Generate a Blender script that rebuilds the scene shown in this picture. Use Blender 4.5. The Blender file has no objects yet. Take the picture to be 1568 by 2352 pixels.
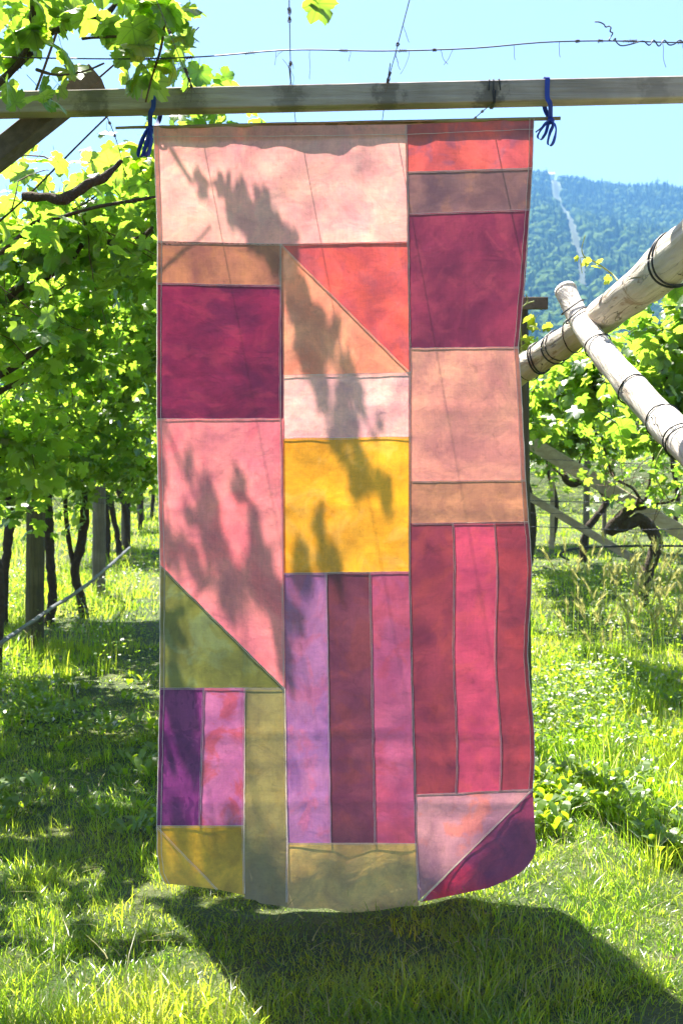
import bpy, math, random
import numpy as np
from mathutils import Vector, Matrix, noise as mnoise

R = math.radians
rng = np.random.default_rng(7)
random.seed(7)
scene = bpy.context.scene
col = scene.collection

# ------------------------------------------------------------------ camera
EYE, FPX, CU, CV = 1.26, 2600.0, 784.0, 1176.0
PITCH = math.atan((CV - 1015.0) / FPX)
D = 3.05                                   # distance of the hanging cloth
cam_d = bpy.data.cameras.new('camera')
cam = bpy.data.objects.new('camera', cam_d); col.objects.link(cam)
cam.location = (0, 0, EYE)
cam.rotation_euler = (R(90) - PITCH, 0, 0)
cam_d.sensor_fit = 'VERTICAL'; cam_d.sensor_height = 22.3; cam_d.sensor_width = 14.9
cam_d.lens = FPX / (2 * CV) * 22.3
cam_d.clip_start = 0.05; cam_d.clip_end = 8000
cam_d.dof.use_dof = True; cam_d.dof.focus_distance = D; cam_d.dof.aperture_fstop = 4.8
scene.camera = cam

# ------------------------------------------------------------------ sky, sun, exposure
SUN_EL, SUN_AZ = R(65.5), R(-25)             # azimuth from +Y towards +X
SUN = Vector((math.sin(SUN_AZ) * math.cos(SUN_EL), math.cos(SUN_AZ) * math.cos(SUN_EL), math.sin(SUN_EL)))
world = bpy.data.worlds.new('World'); scene.world = world
world.use_nodes = True
wn = world.node_tree; wn.nodes.clear()
sky = wn.nodes.new('ShaderNodeTexSky'); sky.sky_type = 'NISHITA'; sky.sun_disc = False
sky.sun_elevation = SUN_EL; sky.sun_rotation = SUN_AZ
sky.altitude = 300; sky.air_density = 1.0; sky.dust_density = 1.6; sky.ozone_density = 1.5
bg = wn.nodes.new('ShaderNodeBackground'); bg.inputs['Strength'].default_value = 0.05
wo = wn.nodes.new('ShaderNodeOutputWorld')
wn.links.new(sky.outputs[0], bg.inputs[0]); wn.links.new(bg.outputs[0], wo.inputs[0])
sun_d = bpy.data.lights.new('sun', 'SUN'); sun_d.energy = 5.0; sun_d.angle = R(0.5); sun_d.color = (1.0, 0.95, 0.86)
sun = bpy.data.objects.new('sun', sun_d); col.objects.link(sun)
sun.rotation_euler = SUN.to_track_quat('Z', 'Y').to_euler(); sun.location = SUN * 30
vs = scene.view_settings
vs.view_transform = 'Standard'; vs.look = 'None'; vs.gamma = 1.0; vs.use_curve_mapping = False
vs.exposure = 2.4
cy = scene.cycles
cy.max_bounces = 6; cy.diffuse_bounces = 3; cy.glossy_bounces = 1; cy.transmission_bounces = 4
cy.use_adaptive_sampling = True; cy.adaptive_threshold = 0.025
cy.transparent_max_bounces = 6; cy.volume_bounces = 0; cy.caustics_reflective = False; cy.caustics_refractive = False
cy.sample_clamp_indirect = 6.0

# ------------------------------------------------------------------ helpers
CP, SP = math.cos(PITCH), math.sin(PITCH)
def ray(u, v):
    x, y = (u - CU) / FPX, (CV - v) / FPX
    return Vector((x, CP + y * SP, -SP + y * CP))
def at(u, v, Y):
    d = ray(u, v); t = Y / d.y
    return Vector((d.x * t, Y, EYE + d.z * t))
def gnd(u, v, z=0.0):
    d = ray(u, v); t = (z - EYE) / d.z
    return Vector((d.x * t, d.y * t, z))
def to_px(P):
    P = np.asarray(P, float)
    x = P[:, 0]; y = P[:, 1]; z = P[:, 2] - EYE
    dep = y * CP - z * SP; up = y * SP + z * CP
    dep = np.maximum(dep, 1e-3)
    return CU + FPX * x / dep, CV - FPX * up / dep
def s2l(c):
    return tuple(((v / 255) / 12.92 if v / 255 <= 0.04045 else ((v / 255 + 0.055) / 1.055) ** 2.4) for v in c)

class MB:
    def __init__(s): s.v = []; s.f = []
    def add(s, vs_, fs_):
        b = len(s.v); s.v += [tuple(p) for p in vs_]; s.f += [tuple(i + b for i in f) for f in fs_]
    def box(s, a, b, w, h, up=Vector((0, 0, 1)), bev=0.12):
        """bar from a to b; w across, h along up, edges chamfered"""
        a, b = Vector(a), Vector(b); t = (b - a).normalized(); x = t.cross(up).normalized(); y = x.cross(t)
        c = min(w, h) * bev
        prof = [(-w/2+c, -h/2), (w/2-c, -h/2), (w/2, -h/2+c), (w/2, h/2-c), (w/2-c, h/2), (-w/2+c, h/2), (-w/2, h/2-c), (-w/2, -h/2+c)]
        n = max(2, int((b - a).length / 0.12))
        vs_ = []; fs_ = []
        for i in range(n + 1):
            p = a.lerp(b, i / n)
            for q in prof: vs_.append(p + x * q[0] + y * q[1])
        for i in range(n):
            for k in range(8):
                k2 = (k + 1) % 8
                fs_.append((i*8+k, i*8+k2, i*8+8+k2, i*8+8+k))
        fs_.append(tuple(range(7, -1, -1))); fs_.append(tuple(n*8 + k for k in range(8)))
        s.add(vs_, fs_)
    def tube(s, pts, rad, seg=8, wob=0.0, wf=8.0, cap=True):
        pts = [Vector(p) for p in pts]; n = len(pts)
        if not hasattr(rad, '__len__'): rad = [rad] * n
        vs_ = []; fs_ = []; x = None
        for i, p in enumerate(pts):
            t = (pts[min(i+1, n-1)] - pts[max(i-1, 0)]).normalized()
            if x is None:
                x = t.cross(Vector((0.3, 0.9, 0.2))).normalized()
            x = (x - t * x.dot(t)).normalized(); y = t.cross(x)
            for k in range(seg):
                a = 2 * math.pi * k / seg
                d = x * math.cos(a) + y * math.sin(a); r = rad[i]
                if wob: r *= 1 + wob * mnoise.noise((p + d * r) * wf)
                vs_.append(p + d * r)
        for i in range(n - 1):
            for k in range(seg):
                k2 = (k + 1) % seg
                fs_.append((i*seg+k, i*seg+k2, (i+1)*seg+k2, (i+1)*seg+k))
        if cap:
            fs_.append(tuple(range(seg-1, -1, -1))); fs_.append(tuple((n-1)*seg + k for k in range(seg)))
        s.add(vs_, fs_)
    def mesh(s, name, mat=None, smooth=True):
        m = bpy.data.meshes.new(name); m.from_pydata(s.v, [], s.f); m.update()
        if smooth: m.polygons.foreach_set('use_smooth', [True] * len(m.polygons))
        if mat: m.materials.append(mat)
        return m

def tag(o, label=None, cat=None, group=None, kind=None):
    if label: o['label'] = label
    if cat: o['category'] = cat
    if group: o['group'] = group
    if kind: o['kind'] = kind
    return o
def obj(name, mesh, parent=None):
    o = bpy.data.objects.new(name, mesh); col.objects.link(o)
    if parent is not None:
        o.parent = parent; o.matrix_parent_inverse = Matrix.Translation(-parent.location)
    return o
def empty(name, loc):
    o = bpy.data.objects.new(name, None); col.objects.link(o); o.location = loc; o.empty_display_size = 0.05
    return o
def smooth_path(pts, n=6):
    """Catmull-Rom through pts (Vectors or (Vector, radius))"""
    P = [Vector(p) for p in pts]; out = []
    for i in range(len(P) - 1):
        p0, p1, p2, p3 = P[max(i-1, 0)], P[i], P[i+1], P[min(i+2, len(P)-1)]
        for k in range(n):
            t = k / n
            out.append(0.5 * ((2*p1) + (p2-p0)*t + (2*p0-5*p1+4*p2-p3)*t*t + (3*p1-p0-3*p2+p3)*t*t*t))
    out.append(P[-1]); return out
def lerp_list(a, n):
    a = np.asarray(a, float); return list(np.interp(np.linspace(0, 1, n), np.linspace(0, 1, len(a)), a))

# ------------------------------------------------------------------ materials
class NT:
    def __init__(s, name):
        s.m = bpy.data.materials.new(name); s.m.use_nodes = True; s.t = s.m.node_tree; s.t.nodes.clear()
        s.out = s.t.nodes.new('ShaderNodeOutputMaterial')
    def n(s, typ, **kw):
        nd = s.t.nodes.new('ShaderNode' + typ)
        for k, v in kw.items():
            if k in nd.inputs: nd.inputs[k].default_value = v
            else: setattr(nd, k, v)
        return nd
    def l(s, a, b): s.t.links.new(a, b)
    def noise(s, vec, scale, detail=3, rough=0.55, dist=0.0):
        nd = s.n('TexNoise'); nd.inputs['Scale'].default_value = scale; nd.inputs['Detail'].default_value = detail
        nd.inputs['Roughness'].default_value = rough; nd.inputs['Distortion'].default_value = dist
        if vec is not None: s.l(vec, nd.inputs['Vector'])
        return nd.outputs['Fac']
    def ramp(s, fac, a, b, lo=0.0, hi=1.0):
        nd = s.n('MapRange'); nd.inputs['From Min'].default_value = a; nd.inputs['From Max'].default_value = b
        nd.inputs['To Min'].default_value = lo; nd.inputs['To Max'].default_value = hi
        nd.interpolation_type = 'SMOOTHSTEP'
        s.l(fac, nd.inputs['Value']); return nd.outputs[0]
    def mix(s, fac, a, b, mode='MIX'):
        nd = s.n('MixRGB'); nd.blend_type = mode
        for sock, val in ((nd.inputs[0], fac), (nd.inputs[1], a), (nd.inputs[2], b)):
            if hasattr(val, 'is_linked') or hasattr(val, 'links'): s.l(val, sock)
            elif isinstance(val, (int, float)): sock.default_value = val if sock == nd.inputs[0] else (val, val, val, 1)
            else: sock.default_value = (*val[:3], 1)
        return nd.outputs[0]
    def math(s, op, a, b=None):
        nd = s.n('Math'); nd.operation = op
        for i, val in enumerate((a, b)):
            if val is None: continue
            if isinstance(val, (int, float)): nd.inputs[i].default_value = val
            else: s.l(val, nd.inputs[i])
        return nd.outputs[0]
    def mapping(s, vec, loc=(0,0,0), rot=(0,0,0), scale=(1,1,1)):
        nd = s.n('Mapping'); nd.inputs['Location'].default_value = loc; nd.inputs['Rotation'].default_value = rot
        nd.inputs['Scale'].default_value = scale; s.l(vec, nd.inputs['Vector']); return nd.outputs[0]
    def bump(s, h, dist, strength=1.0):
        nd = s.n('Bump'); nd.inputs['Distance'].default_value = dist; nd.inputs['Strength'].default_value = strength
        s.l(h, nd.inputs['Height']); return nd.outputs[0]

def wood_mat(name, c1, c2, axis_scale=(1, 1, 1), rough=0.85, stains=None, spots=0.0, bump=0.004, rot=(0, 0, 0), axis=None):
    t = NT(name); tc = t.n('TexCoord').outputs['Object']
    g = t.mapping(tc, scale=axis_scale, rot=rot)
    if axis is not None:
        e = Vector(axis).rotation_difference(Vector((1, 0, 0))).to_euler()
        g = t.mapping(t.mapping(tc, rot=tuple(e)), scale=(0.12, 1, 1))
    grain = t.noise(g, 30, 5, 0.65, 0.4)
    big = t.noise(tc, 4, 4, 0.6, 0.5)
    c = t.mix(t.ramp(grain, 0.35, 0.68), c1, c2)
    c = t.mix(t.ramp(big, 0.35, 0.75, 0.0, 0.55), c, tuple(0.45 * v for v in c1))
    if spots:
        sp = t.noise(g, 9, 5, 0.7, 1.2)
        c = t.mix(t.ramp(sp, 0.55, 0.64, 0, spots * 0.8), c, (0.22, 0.13, 0.07))
        sp2 = t.noise(tc, 22, 3, 0.6, 0.5)
        c = t.mix(t.ramp(sp2, 0.66, 0.70, 0, spots), c, (0.04, 0.03, 0.025))
    if stains:
        sx = t.n('SeparateXYZ'); t.l(tc, sx.inputs[0])
        wob = t.noise(tc, 28, 5, 0.7)
        for (x0, w, a) in stains:
            dx = t.math('ABSOLUTE', t.math('SUBTRACT', t.math('ADD', sx.outputs[0], t.math('MULTIPLY', wob, 0.16)), x0 + 0.08))
            k = t.ramp(dx, w * 0.3, w, a, 0.0)
            c = t.mix(k, c, (0.03, 0.025, 0.022))
    if axis is not None:      # drying cracks and bark remnants along the log
        cr = t.noise(g, 16, 3, 0.5, 0.8)
        ck = t.ramp(t.math('ABSOLUTE', t.math('SUBTRACT', cr, 0.5)), 0.0, 0.008, 0.6, 0.0)
        c = t.mix(t.math('MULTIPLY', ck, t.ramp(t.noise(tc, 7, 2), 0.45, 0.6)), c, (0.04, 0.03, 0.025))
        c = t.mix(t.ramp(t.noise(g, 5, 5, 0.65, 0.8), 0.52, 0.68, 0, 0.65), c, (0.26, 0.19, 0.13))
        grain = t.math('SUBTRACT', grain, t.math('MULTIPLY', ck, 0.8))
    b = t.n('BsdfPrincipled'); b.inputs['Roughness'].default_value = rough
    t.l(c, b.inputs['Base Color'])
    t.l(t.bump(grain, bump), b.inputs['Normal'])
    t.l(b.outputs[0], t.out.inputs[0]); return t.m

def leaf_mat(name, ca, cb, ta, tb, trans=0.55, gloss=0.35, rough=0.38, patchy=False, veins=False):
    t = NT(name)
    oi = t.n('ObjectInfo'); geo = t.n('NewGeometry')
    r = t.math('FRACT', t.math('ADD', oi.outputs['Random'], geo.outputs['Random Per Island']))
    tc = t.n('TexCoord').outputs['Object']
    v = t.noise(tc, 60, 2)
    k = t.math('ADD', t.math('MULTIPLY', r, 0.8), t.math('MULTIPLY', v, 0.2))
    if patchy:       # species differ from patch to patch: blue-green, lime, straw
        pk = t.ramp(t.noise(tc, 1.7, 4, 0.6, 0.8), 0.30, 0.70, -0.30, 0.42)
        k = t.math('MINIMUM', t.math('MAXIMUM', t.math('ADD', t.math('MULTIPLY', k, 0.75), pk), 0.0), 1.0)
    cd, ct = t.mix(k, ca, cb), t.mix(k, ta, tb)
    if patchy:
        st = t.ramp(t.noise(t.mapping(tc, loc=(4, 7, 0)), 2.3, 5, 0.65, 0.5), 0.60, 0.72, 0.0, 0.45)
        cd = t.mix(st, cd, (0.24, 0.21, 0.09)); ct = t.mix(st, ct, (0.55, 0.52, 0.20))
    if veins:        # five main veins fan out from the stalk
        sx = t.n('SeparateXYZ'); t.l(tc, sx.inputs[0])
        an = t.math('ABSOLUTE', t.math('ARCTAN2', sx.outputs[0], sx.outputs[1])); rr = t.n('VectorMath'); rr.operation = 'LENGTH'; t.l(tc, rr.inputs[0])
        dmin = an
        for a0 in (0.93, 1.92): dmin = t.math('MINIMUM', dmin, t.math('ABSOLUTE', t.math('SUBTRACT', an, a0)))
        side = t.math('ABSOLUTE', t.math('SINE', t.math('ADD', t.math('MULTIPLY', rr.outputs['Value'], 26.0), t.math('MULTIPLY', dmin, 20.0))))
        vk = t.math('MAXIMUM', t.ramp(t.math('MULTIPLY', dmin, rr.outputs['Value']), 0.012, 0.035, 0.55, 0.0), t.ramp(side, 0.05, 0.25, 0.22, 0.0))
        ct = t.mix(vk, ct, (0.10, 0.22, 0.02)); cd = t.mix(vk, cd, (0.16, 0.20, 0.06))
    dif = t.n('BsdfDiffuse'); t.l(cd, dif.inputs[0])
    tr = t.n('BsdfTranslucent'); t.l(ct, tr.inputs[0])
    mx = t.n('MixShader'); mx.inputs[0].default_value = trans
    t.l(dif.outputs[0], mx.inputs[1]); t.l(tr.outputs[0], mx.inputs[2])
    gl = t.n('BsdfGlossy'); gl.inputs['Roughness'].default_value = rough; gl.inputs['Color'].default_value = (1, 1, 1, 1)
    fc = t.n('LayerWeight').outputs['Facing']        # two-sided: a thin sheet has no inside
    mg = t.n('MixShader'); t.l(t.math('ADD', t.math('MULTIPLY', t.math('POWER', fc, 4.0), gloss * 0.5), gloss * 0.10), mg.inputs[0])
    t.l(mx.outputs[0], mg.inputs[1]); t.l(gl.outputs[0], mg.inputs[2])
    t.l(mg.outputs[0], t.out.inputs[0]); return t.m

def plain_mat(name, c, rough=0.6, metal=0.0, bump=None, var=0.25):
    t = NT(name); tc = t.n('TexCoord').outputs['Object']
    f = t.noise(tc, 40, 3)
    b = t.n('BsdfPrincipled'); b.inputs['Roughness'].default_value = rough; b.inputs['Metallic'].default_value = metal
    t.l(t.mix(f, tuple(v * (1 - var) for v in c), tuple(min(1, v * (1 + var)) for v in c)), b.inputs['Base Color'])
    if bump: t.l(t.bump(t.noise(tc, bump[0], 4), bump[1]), b.inputs['Normal'])
    t.l(b.outputs[0], t.out.inputs[0]); return t.m

def cloth_mat(name, base, alt, accent=None, acc_amt=0.5, seed=0, scale=4.0, stretch=(1, 1, 1), blot=None, acc_scale=11.0, trans=0.46, grad=None):
    t = NT(name); tc = t.n('TexCoord').outputs['Object']
    o = t.mapping(tc, loc=(seed * 3.17, seed * 1.3, seed * 2.71), scale=stretch)
    k1 = t.ramp(t.noise(o, scale, 5, 0.6, 1.2), 0.34, 0.66)
    c = t.mix(k1, s2l(base), s2l(alt))
    if accent:
        k2 = t.ramp(t.noise(o, acc_scale, 5, 0.58, 0.8), 0.49, 0.62, 0.0, acc_amt)
        c = t.mix(k2, c, s2l(accent))
    if grad:         # dipped in a second bath: the colour creeps up the cloth
        sz = t.n('SeparateXYZ'); t.l(tc, sz.inputs[0])
        kz = t.ramp(t.math('ADD', sz.outputs[2], t.math('MULTIPLY', t.noise(o, 9, 4), 0.22)), grad[0] + 0.11, grad[1] + 0.11, 0.9, 0.0)
        c = t.mix(kz, c, s2l(grad[2]))
    if blot:
        vr = t.n('TexVoronoi'); vr.inputs['Scale'].default_value = blot[1]
        t.l(t.mix(0.22, o, t.n('TexNoise', Scale=6.0).outputs['Color']), vr.inputs['Vector'])
        k3 = t.ramp(vr.outputs['Color'], 0.35, 0.55, 0.0, blot[2])
        c = t.mix(k3, c, s2l(blot[0]))
    # tide marks and cloudy washes of the dye bath
    wsh = t.noise(o, scale * 1.8, 7, 0.66, 0.6)
    c = t.mix(1.0, c, t.mix(t.ramp(wsh, 0.32, 0.70), (0.68, 0.62, 0.74), (1.20, 1.15, 1.06)), 'MULTIPLY')
    tide = t.ramp(t.math('ABSOLUTE', t.math('SUBTRACT', t.noise(o, scale * 1.0, 4, 0.55, 0.6), 0.5)), 0.0, 0.014, 0.92, 1.0)
    c = t.mix(1.0, c, tide, 'MULTIPLY')
    # uneven dye, dark speckles, thread
    sp = t.ramp(t.noise(o, 34, 6, 0.72, 0.6), 0.54, 0.74, 1.0, 0.72)
    c = t.mix(1.0, c, sp, 'MULTIPLY')
    th = t.ramp(t.noise(t.mapping(tc, scale=(1, 1, 0.15)), 420, 2), 0.3, 0.7, 0.95, 1.03)
    th2 = t.ramp(t.noise(t.mapping(tc, scale=(0.15, 1, 1)), 420, 2), 0.3, 0.7, 0.95, 1.03)
    c = t.mix(1.0, c, t.math('MULTIPLY', th, th2), 'MULTIPLY')
    sl = t.math('MULTIPLY', t.ramp(t.noise(t.mapping(tc, scale=(1, 1, 0.06)), 190, 2), 0.35, 0.65, 0.965, 1.02), t.ramp(t.noise(t.mapping(tc, scale=(0.06, 1, 1)), 190, 2), 0.35, 0.65, 0.965, 1.02))
    c = t.mix(1.0, c, sl, 'MULTIPLY')
    hgt = t.math('ADD', t.noise(o, 14, 4, 0.5, 1.5), t.math('MULTIPLY', t.noise(tc, 46, 3), 0.25))
    nb = t.bump(hgt, 0.006, 0.40)
    # reflects paler than it lets through: fill light for leaf shadows put into colour
    gm = t.n('Gamma'); gm.inputs[1].default_value = 0.66; t.l(c, gm.inputs[0])
    dif = t.n('BsdfDiffuse'); t.l(t.mix(0.13, gm.outputs[0], (0.62, 0.60, 0.57)), dif.inputs[0]); t.l(nb, dif.inputs['Normal'])
    tr = t.n('BsdfTranslucent'); t.l(c, tr.inputs[0]); t.l(nb, tr.inputs['Normal'])
    mx = t.n('MixShader'); mx.inputs[0].default_value = trans
    t.l(dif.outputs[0], mx.inputs[1]); t.l(tr.outputs[0], mx.inputs[2])
    t.l(mx.outputs[0], t.out.inputs[0]); return t.m

M_LEAF = leaf_mat('vine_leaf', (0.035, 0.085, 0.012), (0.085, 0.145, 0.018), (0.17, 0.41, 0.025), (0.54, 0.72, 0.06), 0.62, 0.45)
M_LEAF_V = leaf_mat('veined_vine_leaf', (0.035, 0.085, 0.012), (0.085, 0.145, 0.018), (0.17, 0.41, 0.025), (0.54, 0.72, 0.06), 0.62, 0.45, veins=True)
M_YOUNG = leaf_mat('young_vine_leaf', (0.10, 0.15, 0.02), (0.14, 0.18, 0.03), (0.45, 0.58, 0.03), (0.62, 0.66, 0.06), 0.60, 0.25)
M_GRASS = leaf_mat('grass_blade', (0.030, 0.080, 0.009), (0.10, 0.15, 0.018), (0.32, 0.58, 0.018), (0.78, 0.86, 0.06), 0.64, 0.30, 0.25, patchy=True)
M_DRY = leaf_mat('dry_grass_blade', (0.26, 0.24, 0.08), (0.34, 0.30, 0.12), (0.60, 0.58, 0.16), (0.66, 0.62, 0.22), 0.55, 0.30)
M_WEED = leaf_mat('broad_weed_leaf', (0.06, 0.12, 0.015), (0.10, 0.17, 0.02), (0.30, 0.50, 0.015), (0.45, 0.60, 0.02), 0.55, 0.35)
M_PETAL = plain_mat('white_clover_petal', (0.6, 0.59, 0.5), 0.7)
M_BARK = plain_mat('vine_bark', (0.065, 0.044, 0.032), 0.95, bump=(70, 0.02), var=0.6)
M_CANE = plain_mat('vine_cane', (0.10, 0.055, 0.03), 0.8, bump=(120, 0.004), var=0.4)
M_TENDRIL = plain_mat('green_shoot', (0.22, 0.26, 0.05), 0.6)
M_WIRE = plain_mat('steel_wire', (0.06, 0.06, 0.075), 0.5, 0.6)
M_DEAD = plain_mat('dry_tendril', (0.10, 0.07, 0.06), 0.9)
M_TIE = plain_mat('black_tie_wire', (0.015, 0.015, 0.018), 0.5)
M_PIPE = plain_mat('black_plastic_pipe', (0.02, 0.022, 0.026), 0.35)
M_GPIPE = plain_mat('grey_plastic_pipe', (0.09, 0.095, 0.105), 0.5)
M_RIBBON = plain_mat('blue_ribbon', (0.006, 0.035, 0.30), 0.55)
M_ROD = wood_mat('rod_wood', (0.26, 0.19, 0.08), (0.34, 0.26, 0.12), (0.2, 1, 1))
M_TIMBER = wood_mat('dark_timber', (0.10, 0.075, 0.055), (0.16, 0.12, 0.09), (1, 1, 1), 0.9)
M_LOG = wood_mat('weathered_log', (0.50, 0.43, 0.35), (0.68, 0.61, 0.52), (1, 1, 1), 0.8, spots=0.9, bump=0.012, axis=(0.24, -1.1, 0.22))
M_LOG2 = wood_mat('pale_peeled_log', (0.62, 0.56, 0.48), (0.80, 0.75, 0.68), (1, 1, 1), 0.8, spots=0.7, bump=0.012, axis=(0.11, -0.77, -0.50))
M_POST = wood_mat('post_wood', (0.16, 0.13, 0.10), (0.27, 0.23, 0.18), (3, 3, 0.15), 0.9, bump=0.01)
M_MOSSPOST = wood_mat('mossy_post_wood', (0.09, 0.075, 0.04), (0.15, 0.13, 0.06), (3, 3, 0.15), 0.95, bump=0.012)
M_BOARD = wood_mat('brace_board_wood', (0.40, 0.30, 0.20), (0.52, 0.42, 0.30), (0.3, 1, 1), 0.85)

# ------------------------------------------------------------------ ground, mountain
t = NT('ground_soil_and_turf'); tc = t.n('TexCoord').outputs['Object']
k = t.ramp(t.noise(tc, 1.6, 5, 0.65), 0.40, 0.65)
c = t.mix(k, (0.030, 0.050, 0.010), (0.075, 0.085, 0.024))
c = t.mix(t.ramp(t.noise(tc, 7, 4, 0.7), 0.62, 0.72, 0, 0.8), c, (0.11, 0.075, 0.045))
b = t.n('BsdfPrincipled'); b.inputs['Roughness'].default_value = 0.95; t.l(c, b.inputs['Base Color'])
t.l(t.bump(t.noise(tc, 30, 5), 0.03), b.inputs['Normal']); t.l(b.outputs[0], t.out.inputs[0]); M_GROUND = t.m

def gz(x, y):
    r = math.hypot(x, y)
    k = max(0.0, 1 - r / 30.0)
    return 0.03 * k * mnoise.noise((x * 0.7, y * 0.7, 3.1))
xs = np.concatenate([[-1900, -800, -300, -100, -40, -16], np.arange(-8, 8.01, 0.4), [16, 40, 100, 300, 800, 1900]])
ys = np.concatenate([[-60, -20, -6], np.arange(-1, 24, 0.4), [30, 45, 70, 120, 250, 600, 1200, 1950]])
mb = MB()
mb.add([(x, y, gz(x, y)) for y in ys for x in xs],
       [(j*len(xs)+i, j*len(xs)+i+1, (j+1)*len(xs)+i+1, (j+1)*len(xs)+i) for j in range(len(ys)-1) for i in range(len(xs)-1)])
g = obj('ground', mb.mesh('ground', M_GROUND)); tag(g, 'grassy vineyard ground under the hanging cloth', 'ground', kind='structure')

def ridge_tan(az):           # az = x / y ; tangent of the ridge's elevation
    base = np.interp(az, [-0.8, -0.35, -0.1, 0.10, 0.17, 0.20, 0.235, 0.27, 0.30, 0.45, 0.8],
                         [0.10, 0.13, 0.17, 0.225, 0.242, 0.238, 0.236, 0.2365, 0.233, 0.21, 0.15])
    return base - 0.019
RY0, RY1 = 420.0, 1350.0
def mountain_z(x, y):
    s = min(1.0, max(0.0, (y - RY0) / (RY1 - RY0)))
    h = ridge_tan(x / y) * RY1 * (s ** 0.85 if s > 0 else 0)
    n = mnoise.fractal((x * 0.006, y * 0.006, 1.7), 0.9, 2.1, 4) * 16 + mnoise.noise((x * 0.0022, y * 0.0030, 7.7)) * 26
    if y > RY1: h *= max(0.0, 1 - (y - RY1) / 520)
    return h + n * min(1, s * 3) * (1 - 0.75 * max(0, (s - 0.85) / 0.15)) - 0.6
mb = MB(); nx, ny = 150, 90
MX = np.linspace(-0.75, 0.75, nx); MY = np.concatenate([np.linspace(RY0 - 30, RY1, ny - 8), np.linspace(RY1 + 40, RY1 + 500, 8)])
mb.add([(ax * min(y, RY1 * 1.1), y, mountain_z(ax * min(y, RY1 * 1.1), y)) for y in MY for ax in MX],
       [(j*nx+i, j*nx+i+1, (j+1)*nx+i+1, (j+1)*nx+i) for j in range(ny-1) for i in range(nx-1)])
t = NT('mountain_undergrowth'); tc = t.n('TexCoord').outputs['Object']
c = t.mix(t.ramp(t.noise(tc, 0.02, 5), 0.35, 0.65), (0.035, 0.06, 0.015), (0.10, 0.12, 0.05))
b = t.n('BsdfPrincipled'); b.inputs['Roughness'].default_value = 1.0; t.l(c, b.inputs['Base Color']); t.l(b.outputs[0], t.out.inputs[0])
m = obj('mountain', mb.mesh('mountain', t.m)); tag(m, 'blue hazy wooded mountain slope behind the vineyard', 'mountain', kind='structure')

# ------------------------------------------------------------------ instancing by geometry nodes (for what nobody could count)
def instancer(name, protos, P, rot, scl, idx):
    c = bpy.data.collections.new(name + '_sources')
    for i, me in enumerate(protos):
        o = bpy.data.objects.new('%s_source_%02d' % (name, i), me); c.objects.link(o)
    me = bpy.data.meshes.new(name)
    me.vertices.add(len(P)); me.vertices.foreach_set('co', np.asarray(P, np.float32).ravel())
    a = me.attributes.new('rot', 'FLOAT_VECTOR', 'POINT'); a.data.foreach_set('vector', np.asarray(rot, np.float32).ravel())
    a = me.attributes.new('scl', 'FLOAT_VECTOR', 'POINT'); a.data.foreach_set('vector', np.asarray(scl, np.float32).ravel())
    a = me.attributes.new('idx', 'INT', 'POINT'); a.data.foreach_set('value', np.asarray(idx, np.int32))
    me.update()
    ng = bpy.data.node_groups.new(name + '_scatter', 'GeometryNodeTree')
    ng.interface.new_socket('Geometry', in_out='INPUT', socket_type='NodeSocketGeometry')
    ng.interface.new_socket('Geometry', in_out='OUTPUT', socket_type='NodeSocketGeometry')
    gi = ng.nodes.new('NodeGroupInput'); go = ng.nodes.new('NodeGroupOutput')
    ci = ng.nodes.new('GeometryNodeCollectionInfo'); ci.inputs['Collection'].default_value = c
    ci.inputs['Separate Children'].default_value = True; ci.inputs['Reset Children'].default_value = True
    ip = ng.nodes.new('GeometryNodeInstanceOnPoints'); ip.inputs['Pick Instance'].default_value = True
    def attr(nm, ty):
        n = ng.nodes.new('GeometryNodeInputNamedAttribute'); n.data_type = ty; n.inputs['Name'].default_value = nm; return n.outputs[0]
    L = ng.links.new
    L(gi.outputs[0], ip.inputs['Points']); L(ci.outputs[0], ip.inputs['Instance'])
    L(attr('idx', 'INT'), ip.inputs['Instance Index']); L(attr('rot', 'FLOAT_VECTOR'), ip.inputs['Rotation'])
    L(attr('scl', 'FLOAT_VECTOR'), ip.inputs['Scale']); L(ip.outputs[0], go.inputs[0])
    o = obj(name, me); md = o.modifiers.new('scatter', 'NODES'); md.node_group = ng
    o['kind'] = 'stuff'; return o

# --- the wood on the mountain
t = NT('forest_crown'); oi = t.n('ObjectInfo').outputs['Random']
cc = t.mix(t.ramp(oi, 0, 1), (0.018, 0.044, 0.013), (0.085, 0.13, 0.030))
d_ = t.n('BsdfDiffuse'); t.l(cc, d_.inputs[0]); t.l(d_.outputs[0], t.out.inputs[0]); M_FOREST = t.m
def crown_mesh(seed, conifer):
    bm_v = []; bm_f = []
    import bmesh
    bm = bmesh.new(); bmesh.ops.create_icosphere(bm, subdivisions=2, radius=1.0)
    for v in bm.verts:
        n = 1 + 0.45 * mnoise.noise(v.co * 2.1 + Vector((seed * 5, 0, 0)))
        v.co *= n
        if conifer:
            h = (v.co.z + 1) / 2; f = max(0.08, 1.1 - h) ; v.co.x *= f * 0.8; v.co.y *= f * 0.8; v.co.z *= 1.7
        v.co.z += 0.5
    me = bpy.data.meshes.new('crown'); bm.to_mesh(me); bm.free(); me.materials.append(M_FOREST); return me
protos = [crown_mesh(i, i >= 3) for i in range(5)]
pts = []; NF = 30000
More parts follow.
